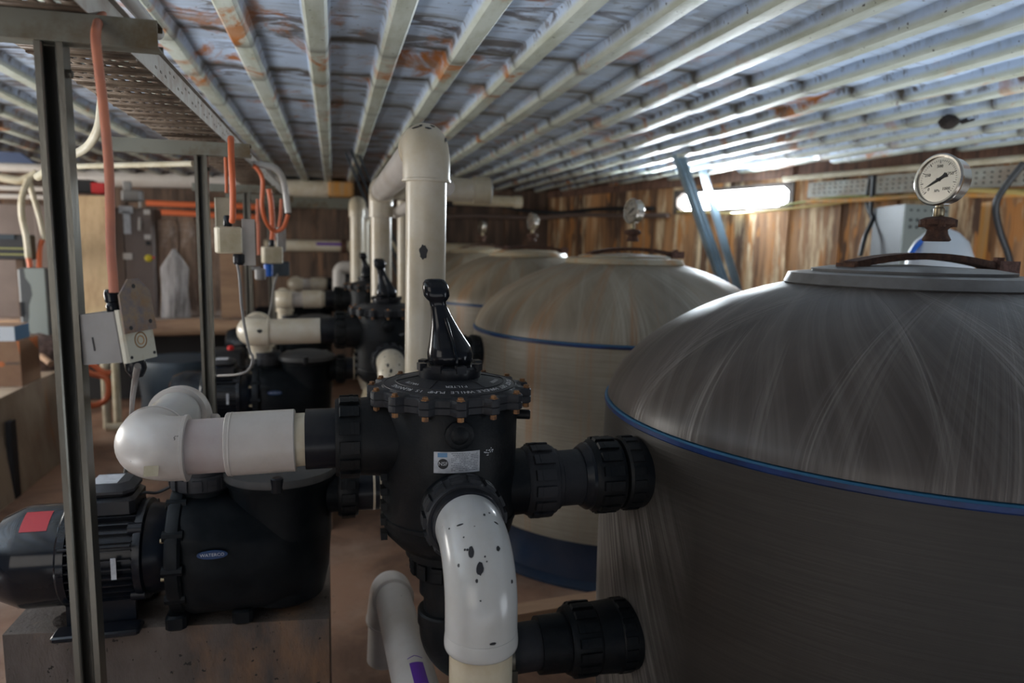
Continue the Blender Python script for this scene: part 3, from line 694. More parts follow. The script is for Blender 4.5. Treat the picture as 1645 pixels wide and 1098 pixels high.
# ---- pump
PY,PZ=1.972,.735; PT=.556
def pump():
    t=thing('pool_pump','black pump with blue oval badge on the nearest plinth, red sticker on its motor','pump',(-.40,PY,PT),'black pumps')
    ax=(1,0,0)
    # motor
    MX=-.655
    mb=MB(); mb.lathe([(.05,-.01),(.112,-.01),(.114,0),(.114,.16),(.05,.16)],(MX,PY,PZ),ax,48)
    for k in range(36):
        a=2*PI*k/36
        if 70<math.degrees(a)<110: pass
        mb.box((0,0,0),(.158,.0035,.020),Matrix.Translation((MX+.08,PY,PZ))@Matrix.Rotation(a,4,'X')@Matrix.Translation((0,0,.121)))
    mb.tube([(MX,PY-.128,PZ+.060),(MX+.16,PY-.128,PZ+.060)],.004,8)
    mo=mb.build('motor_body',M['blackpaint'],t)
    mb=MB(); mb.box((MX+.122,PY-.1335,PZ+.005),(.012,.002,.055)); mb.build('rating_plate',M['label'],mo)
    mb=MB(); mb.lathe([(.05,-.17),(.085,-.168),(.108,-.155),(.126,-.115),(.129,-.10),(.129,-.012),(.134,-.006),(.134,.010),(.12,.012)],(MX,PY,PZ),ax,56)
    fc=mb.build('fan_cover',M['blackgloss'],t)
    mb=MB(); mb.lathe([(.1292,0),(.1302,0),(.1302,.05),(.1292,.05)],(MX-.075,PY,PZ),ax,8,math.radians(-2),math.radians(26))
    # sticker faces up and toward the camera
    mb=MB(); pts=[]
    for k in range(9):
        a=math.radians(103+k*3.6)
        for x in (MX-.095,MX-.035): pts.append((x,PY+.1303*math.cos(a),PZ+.1303*math.sin(a)))
    mb.add(pts,[(2*k,2*k+1,2*k+3,2*k+2) for k in range(8)]); mb.build('warning_sticker',M['red'],fc)
    mb=MB(); mb.lathe([(.05,0),(.128,0),(.130,.01),(.130,.018),(.118,.022),(.112,.06),(.104,.075),(.05,.075)],(MX+.16,PY,PZ),ax,48)
    for k in range(4):
        a=PI/4+k*PI/2; mb.lathe([(.016,-.012),(.016,.02)],(MX+.16,PY+.122*math.cos(a),PZ+.122*math.sin(a)),ax,12)
    mb.build('end_bracket',M['blackpaint'],t)
    mb=MB(); mb.lathe([(.04,0),(.095,0),(.098,.02),(.118,.035),(.04,.036)],(MX+.225,PY,PZ),ax,40)
    mb.build('adapter',M['dark'],t)
    for k in range(8):
        a=k*PI/4+.3; m=MB(); m.lathe([(.006,0),(.006,.03)],(MX+.225,PY+.128*math.cos(a),PZ+.128*math.sin(a)),ax,8); m.build('bolt',M['brass'],t)
    # terminal box
    mb=MB(); mb.box((-.560,PY,PZ+.135),(.125,.13,.05),bev=.012); tb=mb.build('terminal_box',M['blackpaint'],t)
    mb=MB(); mb.box((-.560,PY,PZ+.174),(.118,.122,.038),bev=.022); mb.build('box_lid',M['blackdust'],tb)
    mb=MB(); mb.box((-.572,PY-.002,PZ+.1935),(.062,.075,.0012)); mb.build('wiring_label',M['label'],tb)
    mb=MB(); mb.tube(smooth([(-.52,PY,PZ+.13),(-.49,PY,PZ+.15),(-.46,PY+.01,PZ+.145),(-.42,PY+.02,PZ+.16)]),.004,8); mb.build('cable_tail',M['cableblack'],tb)
    # feet
    for y,nm in ((PY-.10,1),(PY+.10,2)):
        mb=MB(); mb.box((-.585,y,PT+.008),(.20,.06,.016),bev=.006); mb.box((-.585,y*.6+PY*.4,PT+.045),(.16,.018,.07)); mb.build('foot',M['blackpaint'],t)
    # volute flange
    mb=MB(); mb.lathe([(.05,0),(.172,0),(.176,.006),(.176,.03),(.168,.036),(.05,.036)],(-.412,PY,PZ+.0),ax,64)
    for k in range(12):
        a=2*PI*k/12; mb.lathe([(.014,-.006),(.014,.042)],(-.412,PY+.164*math.cos(a),PZ+.164*math.sin(a)),ax,10)
    mb.build('seal_plate',M['pumpblack'],t)
    # wet end: rounded barrel with horizontal grooves merging into the strainer pot
    mb=MB(); rings=[]; n=56
    for x,w,h,zc in ((-.378,.155,.160,.0),(-.36,.163,.162,-.005),(-.33,.163,.160,-.006),(-.25,.160,.158,-.010),(-.19,.155,.155,-.014),(-.10,.128,.145,-.02),(-.05,.08,.12,-.02)):
        ring=[]
        for k in range(n):
            a=2*PI*k/n; rr=1+(.012*(1 if (k%4)<2 else -1) if abs(math.sin(a))<.62 and -.40<x<-.22 else 0)
            ring.append(Vector((x,PY+w*rr*math.copysign(abs(math.cos(a))**.7,math.cos(a)),PZ+zc+h*rr*math.copysign(abs(math.sin(a))**.8,math.sin(a)))))
        rings.append(ring)
    mb.loft(rings); body=mb.build('wet_end',M['pumpblack'],t)
    mb=MB(); rg=[]
    for dy in (0,-.004):
        rg.append([Vector((-.300+.036*math.cos(a),PY-.1665+dy,.772+.011*math.sin(a))) for a in [2*PI*k/32 for k in range(32)]])
    mb.loft(rg); bd=mb.build('badge',M['bluebadge'],body); bd['label']='small blue oval badge'
    vs,fs=text_geo('WATERCO',.0115); mb=MB(); mb.add([(-.300+v.x,PY-.1709,.772+v.y) for v in vs],fs); mb.build('badge_lettering',M['white'],bd)
    PX=-.145
    mb=MB(); mb.lathe([(.05,.566),(.085,.568),(.110,.585),(.124,.65),(.131,.75),(.134,.86),(.136,.905),(.146,.908),(.147,.922),(.10,.924)],(PX,PY,0),seg=64); mb.build('strainer_pot',M['pumpblack'],t)
    mb=MB(); mb.lathe([(.10,.922),(.149,.922),(.151,.928),(.148,.942),(.12,.955),(.07,.966),(.001,.970)],(PX,PY,0),seg=64)
    ld=mb.build('strainer_lid',M['greydust'],t)
    for sx,sy in ((0,-1),(.7,.7),(-.7,.7)):
        mb=MB(); mb.lathe([(.016,0),(.016,.035),(.012,.038)],(PX+sx*.142,PY+sy*.142,.915),seg=10); mb.build('knob',M['blackpaint'],ld)
    # discharge
    mb=MB(); mb.lathe([(.05,.87),(.070,.872),(.070,.90),(.05,.90)],(-.345,PY,0),seg=48); mb.build('discharge_neck',M['pumpblack'],t)
    mb=nut_mb((-.345,PY,.895),(0,0,1),.082,.045,14); mb.lathe([(.058,.94),(.072,.94),(.072,.965),(.058,.965)],(-.350,PY,0),seg=48); mb.build('union_nut',M['blackdust'],t)
    # suction
    mb=MB(); mb.cyl((-.03,PY,.862),(.02,PY,.862),.062,.060,40); mb.build('suction_neck',M['pumpblack'],t)
    nut_mb((.005,PY,.862),(1,0,0),.080,.055,14).build('union_nut',M['black'],t)
    mb=MB(); mb.lathe([(.05,0),(.062,0),(.062,.06),(.05,.06)],(.058,PY,.862),(1,0,0),40); mb.build('suction_tail',M['blackpaint'],t)
    # base foot of the wet end
    for x in (-.40,-.24):
        mb=MB(); mb.box((x,PY,PT+.02),(.05,.26,.04),bev=.008); mb.build('foot',M['pumpblack'],t)
    return t
PU1=pump()
# suction pipe that drops from the pump to the floor
def suction():
    t=thing('suction_pipe','white pipe dropping to the floor beside the nearest pump','pipe',(.40,PY,0),'white suction pipes')
    elbow_mb((.10,PY,.862),(.165,PY,.862),(.20,PY,.77),r=.05,rs=.060,R=.045).build('elbow',M['pvccream'],t)
    mb=MB(); mb.tube(arc((.190,PY,.80),(.40,PY,.66),(.40,PY,.001),.10,10),.050,32); mb.build('pipe',M['pvccream'],t); return t
SU1=suction()
# plinth
def plinth():
    mb=MB(); mb.prism([(-.815,1.918),(-.022,1.832),(-.022,2.36),(-.80,2.40)],0,PT-.001)
    c=(-.4,2.1,0); mb.v=[v-Vector(c) for v in mb.v]; o=mb.build('concrete_plinth',M['concrete'],local=True); o.location=c
    return tag(o,'stained grey concrete plinth under the nearest pump','plinth','concrete pump plinths')
PL=plinth()
# ---- slotted channel post and bracket arm carrying the tray
def post():
    x,y=-.417,1.285
    t=thing('channel_post','tall slotted steel channel post nearest the camera at the left edge','post',(x,y,0),'steel channel posts')
    mb=MB(); w,d,th,lip=.0175,.014,.0022,.0065
    out=[(-w+lip,-d+.006),(-w+lip,-d),(-w,-d),(-w,d),(w,d),(w,-d),(w-lip,-d),(w-lip,-d+.006),(w-lip-th,-d+.006),(w-lip-th,-d-th+.002),(w-lip,-d-th),(w+th,-d-th),(w+th,d+th),(-w-th,d+th),(-w-th,-d-th),(-w+lip,-d-th),(-w+lip+th,-d-th+.002),(-w+lip+th,-d+.006)]
    mb.prism([(x+a,y+b) for a,b in out],.0,1.843); mb.build('channel',M['galv'],t)
    mb=MB(); mb.box((x,y,.004),(.10,.10,.008)); mb.build('base_plate',M['galv'],t)
    mb=MB(); mb.lathe([(.007,0),(.007,.006),(.004,.008)],(x+.0195,y,1.80),(1,0,0),6); mb.build('bolt',M['galv'],t)
    return t
def arm():
    x0,x1,y=-.70,-.262,1.285
    t=thing('bracket_arm','grey-green steel channel arm on top of the nearest post, open at its end','bracket',(-.45,y,1.843),'bracket arms under the cable tray')
    mb=MB(); th=.0025
    for c,dm in (((0,0,.001),(1,.041,th)),((0,0,.041),(1,.041,th)),((0,-.0195,.021),(1,th,.042)),((0,.0165,.006),(1,th,.010)),((0,.0165,.037),(1,th,.010))):
        mb.box(((x0+x1)/2,y+c[1],1.844+c[2]),(x1-x0,dm[1],dm[2]))
    mb.build('channel',M['galvgreen'],t); return t
PO1=post(); AR1=arm()
bpy.context.view_layer.update()
# ---- repeats
ORIG=list(bpy.data.objects)
SW={'wound_fibreglass_dome':M['dome2'],'wound_fibreglass_wall':M['cyl2'],'grey_neck_plastic':M['neckrust']}
SWC={'glossy_white_pvc':M['pvccream'],'primer_stained_pvc':M['pvc'],'white_pvc':M['pvccream']}
ordn=['','second','third','fourth']
for i in (1,2,3):
    o=(0,S*i,0); n=ordn[i]
    copy_tree(T1,o,{1:'rust-streaked brown fibreglass tank just behind the dark nearest tank',2:'fibreglass tank with orange-stained top seen between the white riser and the second tank',3:'farthest fibreglass tank, mostly hidden behind the third one'}[i],swap=SW)
    copy_tree(G1,o,{1:'blurred pressure gauge on rust flange atop the second tank from the camera',2:'small blurred gauge on the orange-stained third tank top',3:'tiny farthest gauge just right of the white riser pipe'}[i])
    copy_tree(V1,o,{1:'second black multiport valve, half hidden behind the central one, white elbow on its front',2:'third black multiport valve with a cream pipe end at its left',3:'farthest black multiport valve at the back of the row'}[i],skip=('data_label','torn_sticker','lid_lettering','lid_rings') if i>1 else ('lid_lettering','data_label'))
    copy_tree(P1,o,f'short black union pipe between the {n} valve from the camera and its tank')
    copy_tree(PL1,o,f'black lower pipe from the {n} valve from the camera into its tank')
    copy_tree(E1,o,f'white elbow pipe on the front of the {n} valve from the camera',skip=('paint_drops',),swap=SWC)
    lc=copy_tree(L1,o,{1:'cream pipe run with black smudge above the second pump, ending in a round elbow',2:'third cream pipe run from the camera, with a joint ring midway',3:'farthest of the cream pipe runs, behind and above the third'}[i],skip=('tape_patch',)+(('coupling',) if i==1 else ()),swap=SWC)
    if i==1:
        ROOTS[lc.name]=lc.location.copy(); mb=MB(); mb.pipe((-.325,VY+S,LZ-.002),(-.062,VY+S,LZ+.003),.0612); pp=mb.build('pipe',M['pvccream'],lc)
        q=Vector((-.335,VY+S-.0670,LZ+.010)); mb=MB(); rg=[q+Vector((.012*math.cos(v)*(1+.2*math.sin(3*v)),-.0008,.009*math.sin(v))) for v in [2*PI*k/14 for k in range(14)]]; mb.loft([rg,[v+Vector((0,.0025,0)) for v in rg]]); sm=mb.build('smudge',M['ink'],lc); sm['label']='black paint smudge'
    copy_tree(PU1,o,f'black pump under the {n} white pipe run from the camera',skip=('warning_sticker',) if i<2 else ('bolt','rating_plate','badge_lettering','warning_sticker'))
    copy_tree(SU1,o,f'white suction pipe beside the {n} pump from the camera')
    copy_tree(PL,o,f'concrete plinth under the {n} pump from the camera')
for i,y,xo in ((1,1.285,0),(2,3.075,-.057),(3,3.93,0)):
    n=ordn[i]
    pc=copy_tree(PO1,(xo,y,0),f'steel channel post, {n} from the camera along the pump row')
    pc.scale.z=1-.012*i/1.0 if i<2 else .985
    copy_tree(AR1,(xo,y,-.022 if i==1 else -.028),f'steel bracket arm across the top of the {n} post from the camera')

# ================================================================== REST
def at(px,py,X=None,Y=None,Z=None,D=None):
    """the point on the sight line of photo pixel (px,py) that lies in the given plane"""
    r=FW+RT*((px-822.5)/F)-UP*((py-549)/F)
    t=D if D is not None else (X/r.x if X is not None else Y/r.y if Y is not None else (Z-1.55)/r.z)
    return CAM+r*t
# ---- risers and overhead headers
def riser_pair(y0,y1,x0,x1,label,z=1.828,m1='pvccream',m2='pvccream',ink=False,dz=.048):
    t=thing('riser_pipe',label,'pipe',(x0,y0,.95),'white riser and header pipes')
    e=elbow_mb((x0,y0,z-.105),(x0,y0,z),(x0+(x1-x0)*.08,y0+.12,z),rs=.0668,R=.066); el=e.build('elbow',M[m1],t)
    if ink:
        mb=MB()
        for px,py,w,h in ((660,203,3,2),(668,205,5,1.5),(676,202,2,3),(688,206,4,1.5),(695,203,3,2),(716,225,1.8,7)):
            p=at(px,py,Y=y0-.045)
            best=None; d=(p-CAM).normalized(); s=1.6
            while s<2.6:
                q=CAM+d*s; a=q-Vector((x0,y0,z))
                # distance to the bend's centre line (vertical, then along +y)
                k=Vector((x0,max(y0,q.y),z)) if q.z>z-.02 else Vector((x0,y0,q.z))
                c=Vector((x0,y0+.066,z-.066)); rel=Vector((0,q.y-c.y,q.z-c.z))
                if rel.y<0 and rel.z>0: k=Vector((x0,c.y,c.z))+rel.normalized()*.066
                if (q-k).length<.0672: best=(q,(q-k).normalized()); break
                s+=.002
            if best:
                q,n=best; A=(RT-n*RT.dot(n)).normalized(); B=n.cross(A); w*=q.length/F*1.0; h*=q.length/F
                ring=[q+n*.0005+A*(w*math.cos(v))+B*(h*math.sin(v)) for v in [2*PI*i/10 for i in range(10)]]
                mb.loft([ring,[v+n*.0006 for v in ring]])
        mb.build('ink_marks',M['ink'],el)
    mb=MB(); mb.pipe((x0-.003,y0,1.03),(x0,y0,z-.09),.0577); p=mb.build('riser',M[m1],t)
    if ink:
        mb=MB(); a0=math.radians(-103); pts=[]
        for (dx,dz) in [(.019*math.cos(v)*(.8+.12*math.sin(5*v)),.021*math.sin(v)*(.95+.1*math.sin(7*v+1))) for v in [2*PI*i/28 for i in range(28)]]:
            a=a0+dx*.75/.0582; pts.append(Vector((x0-.001+.0582*math.cos(a),y0+.0582*math.sin(a),1.527+dz)))
        mb.loft([pts,[v+Vector((math.cos(a0),math.sin(a0),0))*.0006 for v in pts]]); mb.build('paint_blot',M['ink'],p)
    mb=MB(); mb.pipe((x0+(x1-x0)*.06,y0+.10,z),(x1-(x1-x0)*.05,y1-.10,z-dz),.0577); mb.build('header',M['pvc'],t)
    elbow_mb((x1-(x1-x0)*.07,y1-.12,z-dz),(x1,y1,z-dz),(x1,y1,z-.138),rs=.0668,R=.066).build('elbow',M[m2],t)
    mb=MB(); mb.pipe((x1,y1,.96),(x1,y1,z-.13),.0577); mb.build('riser',M[m2],t)
    # foot elbow into the back port of the valve
    elbow_mb((x0-.003,y0,1.055),(x0-.003,y0,.95),(x0-.003,y0-.11,.95),rs=.0668,R=.066).build('elbow',M[m1],t)
    mb=MB(); mb.pipe((x0-.003,y0-.09,.95),(x0-.003,VY+(y0-2.052)+.19,.95),.0577); mb.build('pipe',M[m1],t)
    return t
riser_pair(2.052,4.07,.2585,.262,'tall cream riser pipe behind the central lever, with a black paint blot and rounded top',ink=True)
riser_pair(6.02,7.0,.195,.283,'distant pair of blurred cream risers joined by an elbow, farther left than the second riser',z=1.86)
# return pipe running beside the header
t=thing('header_pipe','slim pale pipe running back beside and just below the near header','pipe',(.36,3.2,1.70),'white riser and header pipes')
mb=MB(); mb.pipe((.36,2.35,1.735),(.366,4.3,1.725),.03); mb.build('pipe',M['pvc'],t)
# capped stub
t=thing('capped_pipe','short wide cream pipe stub with a round white end cap, right of the riser top','pipe',(.75,4.1,1.86))
mb=MB(); mb.pipe((.262,4.085,1.86),(.82,4.085,1.86),.066); mb.build('pipe',M['pvccream'],t)
mb=MB(); mb.lathe([(.066,0),(.0755,.002),(.0755,.045)],(.78,4.085,1.86),(1,0,0),48); mb.lathe([(.0755,0),(.0765,.01),(.0765,.05),(.07,.055)],(.825,4.085,1.86),(1,0,0),48); mb.build('socket',M['pvcy'],t)
mb=MB(); mb.lathe([(.074,0),(.073,.006),(.055,.012),(.001,.014)],(.8765,4.085,1.86),(1,0,0),48); mb.build('end_cap',M['pvcgloss'],t)
mb=MB(); a=at(836,325,Y=6.2); b=at(800,324,Y=6.2); mb.cyl(a-Vector((.6,0,0)),a,.045); mb.lathe([(.045,0),(.052,.002),(.052,.07),(.045,.072)],a-Vector((.06,0,0)),(1,0,0),24)
single('pipe_stub',mb,M['pvcy'],'small cream pipe end poking out behind the capped pipe','pipe')
# far-left vertical pipe glimpsed behind the riser
a=at(649,330,Y=4.9); mb=MB(); mb.pipe((a.x,4.9,.3),(a.x,4.9,a.z+.03),.045); single('vertical_pipe',mb,M['pvccream'],'thin sliver of pale vertical pipe at the left edge of the big riser','pipe')
# ---- pipe on the floor coming toward the camera
t=thing('floor_pipe','white pipe with purple arrow print leaving an elbow low behind the central valve','pipe',(.19,2.0,.0))
pA=Vector((.174,2.30,.395)); pB=Vector((.206,1.25,.445))
dr=(pB-pA).normalized()
elbow_mb(pA+dr*.10,pA,pA+Vector((-.012,.04,-.14)),rs=.0655,R=.068).build('elbow',M['pvc'],t)
mb=MB(); mb.pipe(pA+Vector((-.012,.04,-.12)),pA+Vector((-.018,.06,-.30)),.0577); mb.build('pipe',M['pvc'],t)
mb=MB(); mb.pipe(pA+dr*.07,pB,.0577); p=mb.build('pipe',M['pvc'],t)
A,B,_=frame(dr); up=Vector((0,0,1)); up=(up-dr*up.dot(dr)).normalized(); sd=dr.cross(up)
def onp(s,a,h=.0582): return pA+dr*s+(up*math.cos(a)+sd*math.sin(a))*h
sgn=1 if sd.x>0 else -1
mb=MB(); s0=.565
for half in (0,1):
    pass
def strip(mb,f,n,w):
    top=[onp(*f(k/n)) for k in range(n+1)]; bot=[onp(f(k/n)[0]+w,f(k/n)[1]) for k in range(n+1)]
    mb.add(top+bot,[(k,k+1,n+2+k,n+1+k) for k in range(n)])
strip(mb,lambda u:(s0+.010*abs(u*2-1),sgn*(.05+.34*(u*2-1))),10,.004)
strip(mb,lambda u:(s0+.034,sgn*(.05+.31*(u*2-1))),8,.10)
mb.build('purple_print',M['purple'],p)
# ---- cable tray, perforated, with return flanges
def tray():
    t=thing('cable_tray','long perforated rusty cable tray running away above the post arms at upper left','cable tray',(-.44,3,1.887))
    xl,xr=-.545,-.36; z=1.889; y0,y1=.2,6.4
    mb=MB(); n=0; y=y0; xs=[xl+.012+(xr-xl-.024)*k/8 for k in range(9)]
    yy=y0
    while yy<y1: mb.box(((xl+xr)/2,yy,z-.003),(xr-xl,.012,.004)); yy+=.135
    # sheet with real slots: rows of bars between slots
    def quad(xa,xb,ya,yb): mb.add([(xa,ya,z),(xb,ya,z),(xb,yb,z),(xa,yb,z)],[(0,1,2,3)])
    pitch=.05; row=0
    while y<y1:
        if row%3==2: quad(xl,xr,y,y+pitch*.7); y+=pitch*.7
        else:
            quad(xl,xr,y,y+pitch*.34)
            hw=.0045; cx=[xl+.014+(xr-xl-.028)*(k+.5*(row%2)*0+.5)/7 for k in range(7)]; e=xl
            for c in cx: quad(e,c-hw,y+pitch*.34,y+pitch*.72); e=c+hw
            quad(e,xr,y+pitch*.34,y+pitch*.72); quad(xl,xr,y+pitch*.72,y+pitch); y+=pitch
        # shallow stiffening swage
        row+=1
    mb.v=[v for v in mb.v]; o=mb.build('tray_floor',M['tray'],t)
    so=o.modifiers.new('thickness','SOLIDIFY'); so.thickness=.0015
    for x,s in ((xr,1),(xl,-1)):
        mb=MB(); mb.box((x+s*.001,(y0+y1)/2,z+.026),(.002,y1-y0,.054)); mb.box((x+s*.006,(y0+y1)/2,z+.052),(.012,y1-y0,.002))
        y=y0+.05; 
        f=mb.build('side_flange',M['trayflange'],t)
        mb=MB(); y=1.7
        while y<4.5:
            mb.box((x+s*.0023,y,z+.018+.018*(int(y*100)%2)),(.0012,.014,.005))
            y+=.045
        mb.build('slot_marks',M['tray'],f)
    for y in (1.52,1.56):
        mb=MB(); mb.lathe([(.006,0),(.006,.006),(.003,.008)],(xr+.002,y,z+.03),(1,0,0),6); mb.build('screw',M['chrome'],t)
    return t
tray()
mb=MB(); mb.pipe((-.338,.5,1.955),(-.335,1.62,1.955),.0125); single('conduit_pipe',mb,M['pvcgloss'],'white conduit lying along the right side of the cable tray','conduit')
# ---- orange corrugated-looking hose down to the junction box
hp=[at(172,2,Y=1.62),at(172,10,Y=1.50),at(164,22,Y=1.36),at(156,42,Y=1.245),at(154,65,Y=1.215),at(160,120,Y=1.21),at(168,190,Y=1.21),at(175,270,Y=1.21),at(177,340,Y=1.21),at(178,400,Y=1.205),at(181,440,Y=1.20),at(183,470,Y=1.20)]
mb=MB(); mb.tube(smooth(hp,8),.0068,20); single('orange_hose',mb,M['orange'],'thick orange conduit looping over the nearest arm down to the grey junction box','conduit')
# ---- junction box with rusty hanging bracket
def jbox():
    p=at(190,540,D=1.13)
    rz=math.radians(32); t=thing('junction_box','grey junction box with pale lid and rusted bracket hanging under the orange conduit','junction box',p,rot=None)
    t.matrix_world=Matrix.Translation(p)@Matrix.Rotation(math.radians(-7.5),4,FW)@Matrix.Rotation(rz,4,'Z')
    # local: nearest vertical edge at x=0,y=0; x runs along the lid, y back along the grey side
    # lid face is the plane y=0 (x 0..a); grey face is the plane x=0 (y 0..b)
    return t
JP=at(192,542,D=1.13)
jb=thing('junction_box','grey junction box with pale lid and rusted bracket hanging under the orange conduit','junction box',JP)
Vx=(Vector((math.cos(math.radians(61)),math.sin(math.radians(61)),0)))
Rr=Matrix.Rotation(math.radians(7),4,-FW)
ax=(Rr@Vx).normalized(); az=(Rr@Vector((0,0,1))).normalized(); ay=az.cross(ax).normalized()
jb.rotation_mode='QUATERNION'; jb.rotation_quaternion=Matrix((ax,ay,az)).transposed().to_quaternion()
a_,b_,h_=.064,.080,.082
mb=MB(); mb.prism([(0,.004),(.003,0),(a_-.003,0),(a_,.004),(a_,b_),(.0,b_)],-h_/2,h_/2); J1=mb.build('box_body',M['greyp'],jb,local=True)
mb=MB(); mb.box((-.0006,.052,-.008),(.0012,.0022,.022)); g=mb.build('slot_mark',M['ink'],J1,local=True)
mb=MB(); mb.prism([(.002,-.010),(a_-.002,-.010),(a_+.001,-.007),(a_+.001,0),(-.001,0),(-.001,-.007)],-h_/2-.002,h_/2+.002); J2=mb.build('box_lid',M['paleg'],jb,local=True)
for x in (.007,a_-.007):
    mb=MB(); mb.lathe([(.0026,0),(.0026,.0012)],(x,-.0098,-h_/2+.006),(0,-1,0),12); mb.build('screw',M['ink'],J2,local=True)
mb=MB()
for rr_ in (.0125,.0068): mb.tube([(.032+rr_*math.cos(2*PI*k/28),-.0101,-.010+rr_*math.sin(2*PI*k/28)) for k in range(29)],.0010,6,cap=False); r=mb.build('rust_rings',M['orangepanel'],J2,local=True)
BR=MB(); pts=[(-.002,.004),(a_+.004,.004),(a_+.003,.068),(a_*.70,.090),(a_*.36,.090),(0,.066)]
BR.loft([[Vector((x,-.0104,z)) for x,z in pts],[Vector((x,-.0134,z)) for x,z in pts]]); br=BR.build('hanging_bracket',M['rustplate'],jb,local=True)
for x,z in ((.032,.078),(.012,.012),(a_-.008,.018)):
    mb=MB(); mb.lathe([(.0035,0),(.0035,.0006)],(x,-.0135,z),(0,-1,0),14); mb.build('bolt_hole',M['ink'],br,local=True)
mb=MB(); mb.lathe([(.009,0),(.011,.004),(.011,.014),(.009,.018),(.011,.020),(.011,.034),(.009,.04)],(.016,.016,h_/2-.004),(0,0,1),14); mb.build('cable_gland',M['blackgloss'],jb,local=True)
mb=MB(); mb.lathe([(.015,0),(.0165,.005),(.0165,.02),(.012,.03),(.009,.034)],(.055,.03,-h_/2),(0,0,-1),18); mb.build('cable_gland',M['blackpaint'],jb,local=True)
mb=MB(); mb.tube(smooth([at(221,588,D=1.16),at(217,612,D=1.22),at(213,640,D=1.45),at(211,668,D=1.78),at(206,720,D=1.92),at(200,775,D=1.98)],8),.0052,12); single('grey_cable',mb,M['greyp'],'grey cable dropping from the junction box behind the white elbow','cable')
# ---- second and third hanging junction boxes
def small_box(p,w,h,d,cover,tail,lab,rz=.3,extra=None):
    t=thing('junction_box',lab,'junction box',p,rot=(0,0,rz))
    mb=MB(); mb.box((0,0,0),(w,d,h),bev=.006); mb.build('box_body',M[cover],t,local=True)
    mb=MB(); mb.lathe([(.012,0),(.014,.004),(.014,.03),(.01,.036)],(0,0,h/2),(0,0,1),12); mb.build('cable_gland',M['blackpaint'],t,local=True)
    if extra: extra(t)
    return t
def ex1(t):
    mb=MB(); mb.box((.062,.0,-.006),(.04,.004,.15),bev=0); mb.build('hanging_bracket',M['pvc'],t,local=True)
    mb=MB(); mb.lathe([(.016,0),(.018,.004),(.018,.028),(.012,.036)],(.03,0,-.044),(0,0,-1),14); mb.build('cable_gland',M['blackpaint'],t,local=True)
small_box(at(367,386,Y=2.46),.075,.085,.07,'cream','', 'second grey-cream junction box, hanging at the second post',extra=ex1)
def ex2(t):
    mb=MB(); mb.lathe([(.018,0),(.022,.004),(.022,.06),(.018,.064)],(-.02,0,-.045),(0,0,-1),14); b=mb.build('cable_gland',M['bluep'],t,local=True); b['label']='bright blue cable gland'
small_box(at(437,410,Y=3.85),.095,.085,.07,'cream','', 'cream junction box with a bright blue gland, behind the third post',extra=ex2)
mb=MB(); mb.box(at(359,344,Y=2.62)+Vector((0,0,0)),(.052,.03,.11),bev=.004); single('cream_plate',mb,M['cream'],'small cream rectangular box just above the second junction box','box')
mb=MB(); mb.box(at(452,385,Y=4.0),(.045,.03,.13),bev=.004); single('grey_plate',mb,M['greyp'],'small pale grey box right of the blue-gland junction box','box')
mb=MB(); mb.box(at(450,432,Y=4.6),(.11,.05,.09),bev=.006); mb.lathe([(.012,0),(.012,.01)],at(445,432,Y=4.57),(0,-1,0),10); single('dark_socket',mb,M['darkblue'],'dark two-hole socket block under the pale grey box at the third post','socket')
mb=MB(); mb.lathe([(.02,0),(.026,.005),(.026,.05),(.02,.055)],at(418,432,Y=3.7),(0,0,-1),14); mb.tube(smooth([at(418,432,Y=3.7),at(410,432,Y=3.7),at(404,430,Y=3.7)],4),.01,8); single('grey_plug',mb,M['greyp'],'small grey plug hanging left of the blue gland','plug')
# thin grey cables under those boxes
mb=MB(); mb.tube(smooth([at(377,412,Y=2.46),at(384,440,Y=2.46),at(389,500,Y=2.47),at(400,560,Y=2.5),at(406,575,Y=2.5),at(400,594,Y=2.5),at(382,602,Y=2.55),at(350,604,Y=2.8)],8),.0045,10); single('grey_cable',mb,M['greyp'],'thin grey cable sagging from the second junction box to the second motor','cable')
mb=MB(); mb.tube(smooth([at(446,440,Y=3.85),at(440,460,Y=3.85),at(436,490,Y=3.9),at(430,515,Y=3.95)],6),.005,8); single('grey_cable',mb,M['greyp'],'short pale cable below the blue gland','cable')
# orange conduits further back
oc=[([(371,222,2.42),(371,230,2.40),(372,262,2.37),(374,300,2.37),(374,345,2.40),(373,356,2.42)],.0095,'orange conduit dropping over the second arm to the second junction box'),
    ([(363,222,2.75),(362,240,2.74),(364,290,2.74),(364,310,2.74)],.006,'short thin orange conduit tail left of the second drop'),
    ([(396,262,3.6),(412,270,3.6),(422,290,3.62),(421,330,3.65),(427,355,3.7),(440,371,3.75),(455,366,3.75),(463,345,3.75)],.010,'orange conduit loop hanging as a U behind the white bent conduit'),
    ([(432,304,3.9),(436,330,3.9),(438,370,3.87),(437,392,3.85)],.013,'thick orange conduit dropping to the blue-gland junction box'),
    ([(414,320,4.5),(414,355,4.5),(415,360,4.5),(416,410,4.5)],.009,'dim orange conduit left of the U loop'),
    ([(452,320,4.6),(451,345,4.6),(448,366,4.6)],.009,'faint orange conduit inside the U loop')]
for pts,r,lab in oc:
    mb=MB(); mb.tube(smooth([at(x,y,Y=Y) for x,y,Y in pts],8),r,14); single('orange_conduit',mb,M['orangef'],lab,'conduit','orange conduits at the far posts')
mb=MB(); mb.tube(smooth([at(400,264,Y=3.6),at(420,265,Y=3.62),at(440,270,Y=3.65),at(453,284,Y=3.7),at(459,310,Y=3.75),at(463,342,Y=3.75)],8),.015,16); single('bent_conduit',mb,M['pvcgloss'],'white conduit bent over and ending above the orange U loop','conduit')
